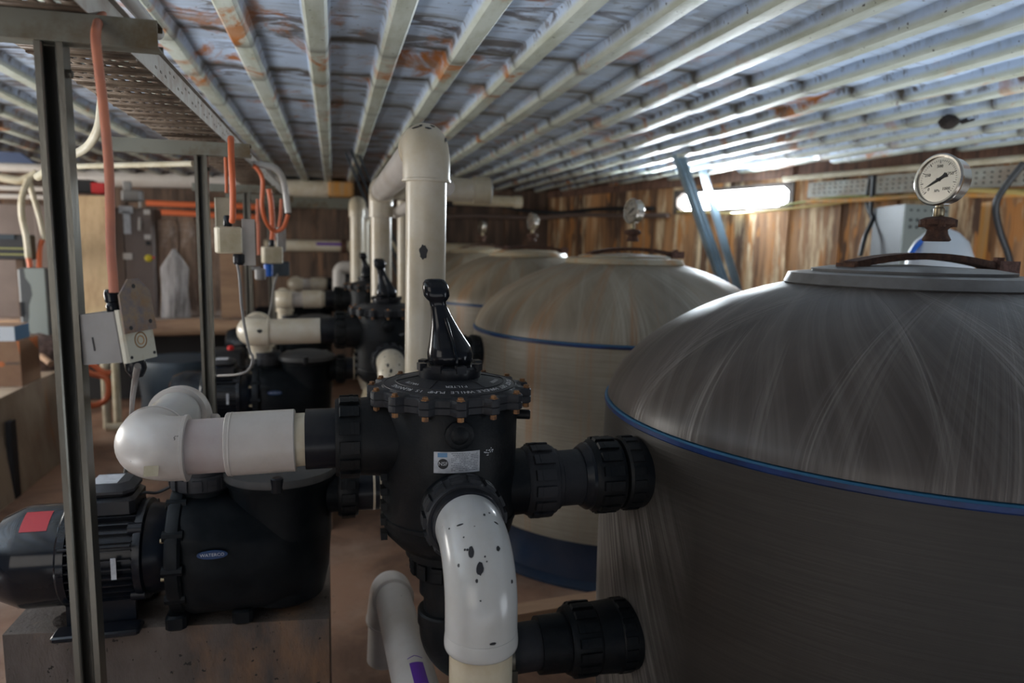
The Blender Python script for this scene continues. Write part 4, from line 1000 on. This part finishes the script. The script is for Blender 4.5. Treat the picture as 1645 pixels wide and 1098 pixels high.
# cream conduit behind the posts
mb=MB(); mb.tube([at(100,268,Y=3.6),at(310,263,Y=3.2)],.012,12); single('cream_conduit',mb,M['cream'],'long straight cream conduit crossing between first and second posts','conduit')
mb=MB(); mb.tube(smooth([at(60,285,Y=2.6),at(108,254,Y=2.5),at(140,236,Y=2.45),at(158,205,Y=2.4),at(163,170,Y=2.4),at(166,150,Y=2.4)],8),.0125,12); single('cream_hose',mb,M['cream'],'cream flexible hose curving up to the tray behind the orange conduit','hose')
# ---- left background
tb=thing('timber_bench','long rough log beam bench across the left background carrying leaning slabs','bench',(-1.7,6.6,0))
mb=MB(); n=14; mb.tube([( -3.4+2.68*k/n,6.5,.80+.006*math.sin(k*1.7)) for k in range(n+1)],lambda u:.068+.006*math.sin(u*17),18); mb.build('beam',M['timber'],tb)
mb=MB(); mb.box((-2.1,7.0,.845),(2.7,.8,.03)); mb.build('deck',M['slab'],tb)
mb=MB(); mb.box((-2.1,7.37,.42),(2.7,.04,.80)); mb.build('shade_sheet',M['dark'],tb)  # dark sheet added to stand in for the shade under the bench
for x in (-3.2,-2.35,-1.62,-.85):
    mb=MB(); mb.box((x,6.9,.38),(.09,.09,.76)); mb.build('leg',M['walldark'],tb)
mb=MB(); a=at(180,315,Y=6.75); c_=at(252,470,Y=6.75)
cab=thing('control_cabinet','tall dull brown metal control cabinet standing behind the plywood sheet','cabinet',(-1.9,6.9,.86))
mb.box(((-2.9+c_.x)/2,6.9,1.33),(c_.x+2.9,.30,.94),bev=.01); mb.build('body',M['cabinet'],cab)
xs=c_.x
for k,(x0,x1) in enumerate(((xs-.225,xs-.01),(xs-.475,xs-.235),(xs-.9,xs-.485))):
    mb=MB(); mb.box(((x0+x1)/2,6.742,1.32),(x1-x0,.016,.90),bev=.004); d=mb.build('door',M['cabinet'],cab)
    if k==0:
        q=at(239,415,Y=6.73); mb=MB(); mb.lathe([(.03,0),(.03,.02),(.012,.03)],q,(0,-1,0),16); kb=mb.build('rotary_switch',M['yellow'],d); kb['label']='yellow rotary switch'
        mb=MB(); mb.box(at(245,414,Y=6.72),(.03,.015,.02)); mb.build('switch_lever',M['redp'],kb)
        for px,py in ((236,341),(237,381)):
            mb=MB(); mb.box(at(px,py,Y=6.73),(.05,.004,.04)); mb.build('door_sticker',M['pvc'],d)
        mb=MB(); mb.box(at(238,391,Y=6.72),(.03,.02,.03)); mb.build('latch',M['dark'],d)
    if k==1:
        mb=MB(); mb.box(at(202,337,Y=6.728),(.11,.004,.06)); mb.box(at(204,358,Y=6.728),(.055,.004,.19)); mb.build('door_sticker',M['label'],d)
        mb=MB(); mb.box(at(205,412,Y=6.73),(.07,.004,.055)); mb.build('door_sticker',M['pvc'],d)
mb=MB(); q0=at(112,313,Y=6.45); q1=at(184,500,Y=6.45)
mb.loft([[Vector((q0.x-.12,6.42,.868)),Vector((q1.x+.0,6.42,.868)),Vector((q1.x,6.45,.868)),Vector((q0.x-.12,6.45,.868))],[Vector((q0.x-.12,6.62,q0.z)),Vector((q1.x-.02,6.62,q0.z+.01)),Vector((q1.x-.02,6.65,q0.z+.01)),Vector((q0.x-.12,6.65,q0.z))]])
single('plywood_sheet',mb,M['ply'],'pale yellow plywood sheet leaning upright between first post and orange conduit','board')
# leaning slabs with natural edges
rnd=random.Random(11)
sl=[(250,283,352,'slab','pinkish brown bark slab with pale edge, leftmost of the leaning slabs'),(255,300,400,'slabgrey','grey pointed weathered slab leaning in front of the brown ones'),(284,312,348,'slab','narrow light brown slab right of the grey pointed one'),(333,352,350,'slab','brown slab just right of the second post'),(352,372,430,'slab','short dark brown slab behind the second junction box'),(306,330,352,'slab','dark slab directly behind the second post')]
for i,(x0,x1,yt,mm,lab) in enumerate(sl):
    Yp=6.62 if mm=='slabgrey' else 6.78+.012*i; a=at(x0,yt,Y=Yp); b=at(x1,yt,Y=Yp); zt=a.z; zb=.868; w=(b.x-a.x); mb=MB(); rings=[]; n=18
    for k in range(n+1):
        u=k/n; z=zb+(zt-zb)*u; e0=.012*mnoise.noise(Vector((i*3,z*5,0))); e1=.016*mnoise.noise(Vector((i*3+9,z*4,0))); x_0=a.x+e0; x_1=b.x+e1
        if mm=='slabgrey' and u>.72: q=(u-.72)/.28; x_0+=w*.42*q; x_1-=w*.48*q
        elif u>.93: x_1-=w*.25*(u-.93)/.07*rnd.random()
        yy=Yp+.05*u+.01*mnoise.noise(Vector((i,z*3,4)))
        rings.append([Vector((x_0,yy,z)),Vector((x_0+(x_1-x_0)*.3,yy-.018,z)),Vector((x_0+(x_1-x_0)*.7,yy-.016,z)),Vector((x_1,yy,z)),Vector((x_1,yy+.03,z)),Vector((x_0,yy+.03,z))])
    mb.loft(rings); single('timber_slab',mb,M[mm],lab,'timber slab','slabs leaning on the bench')
mb=MB(); q=at(357,470,Y=6.5); mb.box((at(372,470,Y=6.6).x,6.6,1.15),(.17,.05,.56)); single('timber_post',mb,M['timber'],'plain tan timber board standing right of the leaning slabs','board')
# wall enclosure
q0=at(27,431,Y=5.95); q1=at(80,540,Y=5.95)
t=thing('wall_enclosure','pale grey-green plastic enclosure with darker wavy left side, left of the first post','enclosure',((q0.x+q1.x)/2,6.0,q1.z))
mb=MB(); mb.box(((q0.x+q1.x)/2,6.02,(q0.z+q1.z)/2),(q1.x-q0.x,.16,q0.z-q1.z),bev=.018); mb.build('housing',M['paneldark'],t)
mb=MB(); w=q1.x-q0.x; h=q0.z-q1.z; pts=[(.30,1),(.34,.86),(.50,.76),(.54,.62),(.40,.46),(.38,.3),(.30,.12),(.45,0),(1,0),(1,1)]
mb.loft([[Vector((q0.x+w*a,5.94-d,q1.z+h*b)) for a,b in pts] for d in (0,.02)]); mb.build('front_cover',M['panel'],t)
mb=MB(); mb.box((q0.x+w*.09,5.935,q1.z+h*.40),(.016,.01,.11)); mb.build('handle',M['ink'],t)
mb=MB(); mb.box(((q0.x+q1.x)/2,6.2,(.60+q1.z)/2),(w*.7,.06,q1.z-.60)); mb.build('stand',M['walldark'],t)
# black ribbed device
q=at(18,397,Y=6.2); t=thing('black_device','black device with yellowish ribs above the cardboard box at the left edge','device',q)
mb=MB(); mb.box((q.x,6.2,q.z),(.30,.12,.19),bev=.012); b=mb.build('body',M['ink'],t)
for k in range(2):
    mb=MB(); mb.box((q.x,6.135,q.z-.01-.045*k),(.24,.01,.012)); mb.build('rib',M['cablegreen'],b)
mb=MB(); mb.box((q.x-.02,6.14,q.z+.075),(.14,.02,.035)); mb.build('panel',M['darkblue'],b)
mb=MB(); mb.box((q.x,6.3,q.z),(.10,.10,.06)); mb.box((q.x,6.35,(q.z+.86)/2),(.05,.05,q.z-.86)); mb.build('stand',M['walldark'],t)
# carton and cardboard box
t=thing('cardboard_box','brown cardboard box with orange corner print on the ledge at the left edge','box',(-2.03,5.15,.60))
mb=MB(); mb.box((-2.04,5.17,.745),(.25,.30,.288)); cbx=mb.build('carton',M['card'],t)
mb=MB(); pts=[(-1.9142,5.30,.889),(-1.9142,5.30,.80),(-1.9142,5.16,.889)]; mb.add(pts,[(0,1,2)]); pts=[(-1.93,5.0192,.889),(-1.915,5.0192,.80),(-1.915,5.0192,.889),(-1.99,5.0192,.889)]; mb.add(pts,[(0,1,2,3)])
mb.lathe([(.018,0),(.016,.0006)],(-2.02,5.0196,.745),(0,-1,0),16); mb.build('orange_print',M['orangep'],cbx)
mb=MB()
for k in range(6): mb.box((-1.99+k*.013,5.0194,.748+.002*(k%2)),(.009,.0008,.016))
mb.build('dark_print',M['cabinet'],cbx)
t=thing('small_carton','small white carton with blue side resting on top of the cardboard box','box',(-2.05,5.14,.889))
mb=MB(); mb.box((-2.06,5.14,.935),(.24,.22,.092)); cc=mb.build('carton',M['cartonw'],t)
mb=MB(); mb.box((-1.9394,5.14,.935),(.0012,.22,.09)); mb.build('side_panel',M['cartonb'],cc)
mb=MB(); mb.box((-2.06,5.14,.9818),(.24,.22,.0016)); mb.build('lid_panel',M['card'],cc)
for k in range(3):
    mb=MB(); mb.box((-2.08,5.0294,.918+.02*k),(.12,.0008,.005)); mb.build('print_stripe',M['cartonb'],cc)
# rubble bag behind
q=at(70,570,Y=5.85); mb=MB(); n=16
rings=[]
for k in range(9):
    ph=k/8*PI/2*1.0; rr=math.cos(ph); z=.60+.25*math.sin(ph)
    rings.append([Vector((q.x+(.26+.03*mnoise.noise(Vector((a,k,1))))*rr*math.cos(a),5.72+.16*rr*math.sin(a),z+.02*mnoise.noise(Vector((3*math.cos(a),3*math.sin(a),k*.5))))) for a in [2*PI*i/n for i in range(n)]])
mb.loft(rings); single('rubble_heap',mb,mat('brown_rubble',(.16,.10,.085),.9,c2=(.04,.025,.022),scale=22,bump=1,bscale=25),'heap of reddish brown rubble behind the cardboard box','rubble')
mb=MB(); mb.tube([at(66,572,Y=5.55),at(82,585,Y=5.45)],.022,12); single('timber_offcut',mb,M['timber'],'short pale timber offcut poking out of the rubble','timber')
# short dark bar on the ledge face
q=at(20,740,X=-1.86); 
a=at(17,676,X=-1.85); b=at(25,800,X=-1.85); mb=MB(); mb.box(((a.x+b.x)/2,(a.y+b.y)/2,(a.z+0)/2),(.03,.07,a.z)); single('steel_bar',mb,M['dark'],'short dark rusted steel bar standing against the low ledge','bar')
# white cables left
cs=[([(0,285,6.2),(30,290,6.2),(45,286,6.2),(60,278,6.2)],.03,'pale thick hose sagging at the upper left edge'),
    ([(46,288,6.15),(36,315,6.1),(35,345,6.1),(42,380,6.1),(46,415,6.1)],.022,'grey-white hose dropping left of the first post'),
    ([(46,288,6.2),(55,320,6.2),(64,350,6.2),(72,385,6.2)],.020,'second grey-white hose slanting toward the first post')]
for pts,r,lab in cs:
    mb=MB(); mb.tube(smooth([at(x,y,Y=Y) for x,y,Y in pts],8),r,12); single('grey_hose',mb,M['cream'],lab,'hose','pale hoses at the left edge')
for pts,lab in (([(46,415,6.1),(48,425,6.1),(49,440,6.1)],'orange tail below the dropping grey-white hose'),([(68,385,6.2),(64,400,6.2),(63,432,6.1)],'orange conduit going into the top of the pale enclosure')):
    mb=MB(); mb.tube(smooth([at(x,y,Y=Y) for x,y,Y in pts],6),.018,12); single('orange_tail',mb,M['orangef'],lab,'conduit')
for y,lab in ((270,'upper'),(303,'middle'),(316,'lowest')):
    mb=MB(); a=at(0,y,Y=6.6); b=at(105,y+2,Y=6.6); mb.tube([a-Vector((.5,0,0)),b],.02 if y>280 else .035,12); single('pale_pipe',mb,M['pvc'],f'{lab} of the three thin pale pipes crossing behind the first post','pipe','pale pipes behind the first post')
mb=MB(); a=at(0,250,Y=7.5); b=at(62,290,Y=7.5); mb.loft([[Vector((a.x-.6,7.4,2.30)),Vector((b.x-.1,7.4,2.28)),Vector((b.x-.1,7.5,2.28)),Vector((a.x-.6,7.5,2.30))],[Vector((a.x-.6,7.4,2.10)),Vector((b.x+.1,7.4,2.12)),Vector((b.x+.1,7.5,2.12)),Vector((a.x-.6,7.5,2.10))]]); single('navy_sheet',mb,M['tarp'],'dark navy folded sheet tucked under the ceiling at far left','sheet')
mb=MB(); mb.box(at(161,303,Y=6.9),(.12,.15,.09),bev=.01); single('red_box',mb,M['redp'],'small bright red box on top of the brown cabinet','box')
mb=MB(); mb.box(at(128,300,Y=6.9)+Vector((0,0,-.0)),(.24,.15,.11),bev=.01); single('dark_box',mb,M['dark'],'dark clutter box beside the small red box','box')
mb=MB(); q=at(213,315,Y=6.85); mb.box(q,(.16,.12,.10),bev=.02); mb.box(q+Vector((-.03,-.03,.08)),(.06,.06,.08),bev=.01); single('grey_motor_unit',mb,M['greyp'],'grey motor-like unit on top of the brown cabinet','device')
mb=MB(); mb.tube([at(225,325,Y=6.8),at(224,370,Y=6.7)],.012,10); single('short_tube',mb,M['pvc'],'short pale tube hanging down the cabinet front from the grey unit','pipe')
# floor-level clutter under the bench
for x0,y0,y1,Yv,lab in ((168,590,655,6.2,'left of the two cream pipes rising from the floor under the bench'),(185,590,650,6.4,'right of the two cream pipes rising from the floor under the bench')):
    a=at(x0,y0,Y=Yv); b=at(x0+3,y1,Y=Yv); mb=MB(); mb.tube([Vector((b.x,b.y,.02)),Vector((a.x,a.y,a.z+.1))],.03,14); single('cream_pipe',mb,M['cream'],lab,'pipe','cream pipes under the bench')
mb=MB(); a=at(170,658,Y=6.1); b=at(215,662,Y=6.1); mb.tube([Vector((a.x,6.1,.05)),Vector((b.x+.3,6.1,.05))],.032,14); single('cream_pipe',mb,M['cream'],'horizontal cream pipe lying on the floor beyond the junction box cable','pipe')
for pts,lab in (([(130,600,6),(145,585,6),(165,598,6),(178,600,6)],'orange hose arching just under the junction box'),([(132,590,5.9),(145,600,5.9),(172,610,5.9),(172,640,5.9),(150,652,5.9),(132,645,5.9)],'orange hose loop hanging low behind the first post')):
    mb=MB(); mb.tube(smooth([at(x,y,Y=Y) for x,y,Y in pts],8),.022,12); single('orange_hose',mb,M['orangef'],lab,'hose')
q=at(285,560,Y=6.1); mb=MB(); mb.lathe([(.1,0),(.28,.0),(.30,.05),(.27,.3),(.30,.55),(.28,.60),(.1,.62)],(q.x,6.1,.0),seg=32); single('dark_drum',mb,M['darkblue'],'dark blue-black drum under the log bench','drum')
q=at(365,560,Y=5.2); mb=MB(); mb.box((q.x,5.2,.40),(.22,.2,.80),bev=.02); dc=thing('dark_cabinet','dark box-shaped unit with a red knob on top, right of the second post','cabinet',(q.x,5.2,0)); mb.build('body',M['dark'],dc); mb=MB(); mb.lathe([(.022,0),(.022,.02),(.014,.028)],(q.x+.03,5.14,.80),seg=12); mb.build('knob',M['redp'],dc)
# ---- far wall pipes
def hp_(x0,x1,y,Y,r,m,name,lab,cat,ye=None):
    a=at(x0,y,Y=Y); b=at(x1,ye if ye else y+2,Y=Y); mb=MB(); mb.pipe(a,b,r); return single(name,mb,m,lab,cat)
hp_(120,450,285,9.70,.105,M['pvc'],'white_main','long white main pipe high on the far wall at left','pipe',292)
hp_(446,528,301,9.69,.115,M['pvccream'],'thick_pipe','short thick cream pipe high on the far wall behind the bent conduit','pipe',304)
t=thing('far_pipe','cream pipe with purple print on the far wall, level with the second riser','pipe',(-.3,9.3,1.5))
a=at(425,394,Y=9.73); b=at(566,396,Y=9.73); mb=MB(); mb.pipe(a,b,.075); fp=mb.build('pipe',M['pvccream'],t)
a=at(508,392,Y=9.653); b=at(548,393,Y=9.653); mb=MB(); mb.box((a+b)/2,(b.x-a.x,.004,.035)); mb.build('purple_print',M['purple'],fp)
mb=MB(); q=at(560,396,Y=9.73); mb.lathe([(.07,0),(.085,.0),(.085,.07),(.07,.07)],q-Vector((.1,0,0)),(1,0,0),24); single('rusty_clamp',mb,M['rust'],'rusty clamp on the right end of the purple-printed far pipe','clamp')
mb=MB(); a=at(380,322,Y=9.75); b=at(570,328,Y=9.75); mb.box((a+b)/2,(b.x-a.x,.12,.14)); single('steel_beam',mb,M['galvgreen'],'grey steel beam across the far wall under the thick cream pipe','beam')
mb=MB(); q=at(548,305,Y=9.65); mb.box(q,(.32,.3,.20),bev=.03); single('rusty_box',mb,M['orangepanel'],'orange rust-coloured box under the ceiling beside the far riser','box')
for ya,yb,lab in ((326,333,'upper'),(340,350,'lower')):
    mb=MB(); mb.tube(smooth([at(235,ya,Y=9.3),at(300,ya+3,Y=9.3),at(360,yb-3,Y=9.3),at(415,yb,Y=9.3)],6),.035,10); single('orange_pipe',mb,M['orangef'],lab+' of two orange pipes crossing the far wall above the leaning slabs','pipe','orange pipes on the far wall')
# S-shaped white pipe by third valve
mb=MB(); mb.tube(arc(at(544,470,Y=6.6),at(544,430,Y=6.6),at(562,430,Y=6.6),.05,10),.055,20); single('bent_pipe',mb,M['pvc'],'small white bent pipe poking up behind the farthest pipe runs','pipe')
mb=MB(); a=at(705,398,Y=9.73); b=at(792,402,Y=9.73); mb.pipe(a-Vector((.7,0,0)),b,.075); single('far_pipe',mb,M['pvcy'],'rust-stained cream pipe on the far wall right of the big riser','pipe')
# far cable runs along the walls
def wcable(pts,r,m,lab,name='wall_cable'):
    mb=MB(); mb.tube(smooth(pts,6),r,10); return single(name,mb,M[m],lab,'cable','cables along the back walls')
wcable([at(660,345,Y=9.6),at(720,330,Y=9.6),at(790,328,Y=9.6),at(840,338,Y=9.6),at(900,342,Y=9.4),wp(8.6,2.03,.05),wp(7.6,2.0,.05)],.025,'cableblack','thick black cable waving along the far wall under the capped pipe')
wcable([at(690,350,Y=9.7),at(760,347,Y=9.7),at(860,350,Y=9.6),wp(9.0,1.97,.05),wp(8,1.93,.05),wp(7.35,1.92,.05)],.03,'cabinet','rust-brown cable bundle along the far wall left of the window')
wcable([wp(7.2,1.955,.06),wp(6.7,1.93,.08),wp(6.3,1.91,.10),wp(6.0,1.925,.08),wp(5.5,1.955,.06),wp(5.0,1.99,.05),wp(4.6,1.97,.05)],.011,'cableyel','yellow-green cable sagging below the bright window')
wcable([wp(5.9,1.97,.05),wp(5.3,2.02,.06),wp(4.9,2.00,.06),wp(4.4,2.01,.05),wp(3.9,2.0,.05),wp(3.3,2.02,.05)],.010,'cablegreen','green cable passing behind the big gauge')
wcable([wp(5.6,1.99,.07),wp(5.0,1.985,.07),wp(4.5,1.99,.07),wp(4.0,1.97,.07),wp(3.4,1.96,.07)],.018,'orangepanel','rust-orange cable bundle behind the big gauge')
wcable([wp(4.35,2.02,.05),wp(4.1,2.0,.08),wp(3.9,1.97,.10),wp(3.75,1.88,.1),wp(3.6,1.72,.1),wp(3.5,1.5,.1)],.020,'cableyel','thick yellow hose curving down at the right edge','wall_hose')
wcable([at(1645,262,Y=3.7),at(1615,300,Y=3.8),at(1600,330,Y=3.85),at(1606,370,Y=3.9),at(1620,410,Y=3.9),at(1624,440,Y=3.9)],.022,'cableblack','black cable hanging down at the right edge past the yellow hose')
wcable([at(1404,282,Y=5.0),at(1402,310,Y=5.0),at(1399,340,Y=4.98),at(1402,352,Y=4.95),at(1390,380,Y=4.9),at(1382,412,Y=4.9)],.018,'cableblack','black cable dropping down the wall left of the grey panel')
wcable([at(1398,282,Y=5.05),at(1392,320,Y=5.05),at(1397,345,Y=5.0),at(1408,362,Y=4.98)],.012,'cableblack','thin black cable beside the one left of the grey panel')
# conduit and perforated tray on the right wall
mb=MB(); mb.pipe(wp(5.85,2.205,.09),wp(2.2,2.205+.01,.09),.024); single('wall_conduit',mb,M['cream'],'cream conduit running along the right wall above the perforated tray','conduit')
def wtray(ya,yb,za,zb,lab):
    mb=MB(); wbox(mb,ya,yb,za,zb,.02,.045); t=thing('perforated_tray',lab,'cable tray',wp((ya+yb)/2,za,.03),'perforated trays on the right wall'); mb.cur=1; y=ya+.05
    while y<yb-.03:
        z=za+.03
        while z<zb-.02: wbox(mb,y,y+.014,z,z+.012,.045,.0465); z+=.036
        y+=.05
    o=mb.build('tray_plate',[M['perf'],M['dark']],t)
wtray(2.2,5.0,2.03,2.175,'light grey perforated tray on the right wall behind the gauge')
wtray(5.05,5.62,2.03,2.16,'short grey perforated tray between window and black cables')
mb=MB(); y=2.2
while y<10.6: wbox(mb,y,y+.09,2.225 if y>5 else 2.245,2.36,.0,.012+.008*(int(y*31)%3)); y+=.09
struct('trim_2',mb,M['fringe'])
# electrical panel on right wall
c0=at(1452,340,Y=4.45); x1=at(1552,400,Y=4.45).x
t=thing('electrical_panel','grey-green electrical panel with button rows on the right wall behind the gauge','panel',(4.1,4.8,1.5))
mb=MB(); mb.prism([(c0.x,4.45),(x1,4.45),(WX(4.45)-.02,4.62),(WX(5.0)-.03,5.0),(at(1412,350,Y=4.85).x,4.85)],1.45,1.915); bd=mb.build('housing',M['paneldark'],t)
mb=MB(); mb.box(((c0.x+x1)/2,4.443,1.68),(x1-c0.x,.012,.47)); fc=mb.build('face_plate',M['panel'],t)
for k in range(9):
    mb=MB(); mb.box((c0.x+.05+k*(x1-c0.x-.1)/8,4.435,1.872),(.016,.008,.012)); mb.build('breaker',M['paneldark'],fc)
for r_ in range(2):
    for k in range(3):
        mb=MB(); mb.lathe([(.010,0),(.010,.012)],(c0.x+.05+.06*k,4.436,1.80-.05*r_),(0,-1,0),12); mb.build('button',M['paneldark'],fc)
for k in range(4):
    mb=MB(); mb.box((x1-.03,4.435,1.80-.045*k),(.022,.012,.022)); mb.build('indicator',M['ink'],fc)
mb=MB(); a=at(1556,335,Y=4.4); b=at(1592,335,Y=4.1); mb.prism([(a.x,a.y),(b.x,b.y),(b.x+.02,b.y+.03),(a.x+.02,a.y+.03)],1.2,1.93); single('stained_board',mb,M['orangepanel'],'orange-stained board standing right of the grey electrical panel','board')
# white drum with blue hoop behind the nearest tank
q=at(1511,400,Y=3.2); t=thing('white_drum','white domed drum with a blue hoop, seen behind the clamp of the nearest tank','drum',(q.x,3.2,0))
mb=MB(); mb.lathe([(.13,0),(.16,.0),(.17,.04),(.17,1.46),(.16,1.54),(.13,1.62),(.08,1.67),(.03,1.692),(.001,1.695)],(q.x,3.2,0),seg=48); mb.build('body',M['whitetank'],t)
mb=MB(); mb.tube([(q.x+.21*math.cos(a),3.2,1.47+.19*math.sin(a)) for a in [PI*.1+PI*.8*k/20 for k in range(21)]],.014,10); mb.build('hoop',M['bluep'],t)
mb=MB(); mb.lathe([(.16,0),(.178,.0),(.178,.012),(.16,.012)],(q.x,3.2,1.44),seg=48); mb.build('band',M['bluep'],t)
# diagonal braces
def brace(a,b,w,m,lab):
    a,b=Vector(a),Vector(b); d=(b-a).normalized(); s=Vector((0,1,0)).cross(d).normalized(); n=d.cross(s)
    mb=MB(); 
    def bar(o,ww,nn): 
        r=[]; 
        for p in (a,b): r.append([p+o+s*x*ww+n*y*nn for x,y in ((-1,-1),(1,-1),(1,1),(-1,1))])
        mb.loft(r)
    bar(Vector((0,0,0)),w*.09,w*.5); bar(s*w*.5,w*.07,w*.5); bar(-s*w*.5,w*.07,w*.5)
    c=(a+b)/2; c.z=min(a.z,b.z); mb.v=[v-c for v in mb.v]; o=mb.build('diagonal_brace',m,local=True); o.location=c; return tag(o,lab,'brace','diagonal steel braces')
def br2(x0,y0,x1,y1,Y,w,m,lab,ex=1.0):
    a=at(x0,y0,Y=Y); b=at(x1,y1,Y=Y); d=(b-a); a2=a-d*((2.35-a.z)/(-d.z)) ; a2=a+d*((2.345-a.z)/d.z) if abs(d.z)>1e-6 else a
    b2=a+d*((0.0-a.z)/d.z); return brace(a2,b2,w,m,lab)
br2(1090,250,1155,435,5.55,.07,M['steelblue'],'nearer blue-grey steel brace slanting down in front of the bright window')
br2(1122,250,1166,400,6.25,.052,M['steelblue'],'farther thinner blue-grey steel brace beside the nearer one')
br2(588,300,664,480,6.54,.10,M['darkblue'],'dark distant brace sloping behind the second riser')
# mud nest and cobweb bits under the deck
q=at(1524,196,Z=2.285); mb=MB(); rings=[]; n=18
for k in range(9):
    ph=-PI/2+PI*k/8; rings.append([q+Vector((.05*math.cos(ph)*math.cos(a)*(1+.5*mnoise.noise(Vector((a*2,k,3)))),.05*math.cos(ph)*math.sin(a),.038*math.sin(ph)+.008*mnoise.noise(Vector((a*3,k,7))))) for a in [2*PI*i/n for i in range(n)]])
mb.loft(rings)
for k in range(5): mb.tube([q+Vector((.03*k-.03,0,.0)),q+Vector((.05*k-.01,.02,.028))],.008,6)
single('mud_nest',mb,M['nest'],'dark lumpy mud nest stuck under the deck near the gauge','nest')
q=at(1443,150,Z=2.352); mb=MB(); mb.tube(smooth([q,q+Vector((.003,0,-.03)),q+Vector((-.002,0,-.06))],5),lambda u:.004+.004*math.sin(u*9)**2,8); single('dangling_web',mb,M['pvc'],'small pale dangling web strand left of the mud nest','web')

mb=MB(); mb.box((0,0,.08),(.62,.08,.16),Matrix.Translation((.80,2.50,0))@Matrix.Rotation(.10,4,'Z')); single('timber_plank',mb,M['timber'],'pale timber offcut lying on the floor behind the lower black pipe','timber')
q=at(86,1030,Z=.575); mb=MB(); rings=[]; n=22
for k in range(7):
    ph=k/6*PI/2; rings.append([Vector((q.x+.045*math.cos(ph)*math.cos(a)*(1+.5*mnoise.noise(Vector((a*2.2,k,3)))),1.955+.030*math.cos(ph)*math.sin(a)*(1+.5*mnoise.noise(Vector((a*2,k,8)))),.556+.022*math.sin(ph)*(1+.6*mnoise.noise(Vector((a*3,k*.7,5)))))) for a in [2*PI*i/n for i in range(n)]])
mb.loft(rings); single('debris_clump',mb,M['nest'],'small dark crumpled clump of debris on the nearest plinth edge by the motor','debris')

# ================================================================== LIGHT
w=bpy.data.worlds.new('sky'); scn.world=w; w.use_nodes=True
bg=w.node_tree.nodes['Background']; bg.inputs[0].default_value=(.62,.75,1.0,1); bg.inputs[1].default_value=.11
def area(name,loc,target,sx,sy,power,color,spread=180):
    l=bpy.data.lights.new(name,'AREA'); l.shape='RECTANGLE'; l.size=sx; l.size_y=sy; l.energy=power; l.color=color; l.spread=math.radians(spread)
    o=bpy.data.objects.new(name,l); COL.objects.link(o); o.location=loc; o.rotation_euler=(Vector(target)-Vector(loc)).to_track_quat('-Z','Y').to_euler(); return o
# daylight from the ribbon window
area('window_daylight',tuple(wp(6.55,2.0,.22)),(2.2,4.6,1.7),1.35,.17,65,(.82,.92,1.0))
# added fill light behind and left of the camera, standing in for an opening
area('fill_behind_left',(-2.4,-1.9,1.5),(0.2,3.0,1.7),2.2,1.6,15,(1.0,.93,.85))
# added fill lights, no sunlit ground there: aimed up to brighten the deck
area('upfill_behind',(.5,-1.5,.1),(.8,-.9,2.4),4.5,1.6,16,(.95,.97,1.0))
area('upfill_left',(-3.2,1.8,.06),(-3.0,2.2,2.4),2.4,3.0,330,(.93,.96,1.0),125)
area('upfill_right',(3.4,-.3,.3),(2.6,1.6,2.4),1.8,1.8,24,(.84,.92,1.0),150)
area('upfill_behind_tanks',(3.2,2.7,.06),(3.1,2.75,2.4),1.0,3.2,42,(.86,.93,1.0),150)
# unseen fill light added far left to lift the dark background
area('fill_far_left',(-4.9,6.2,1.45),(0.5,7.0,1.6),4.5,1.3,170,(1.0,.97,.92))
vs=scn.view_settings; vs.view_transform='Standard'; vs.look='None'; vs.gamma=1; vs.use_curve_mapping=False; vs.exposure=0.5
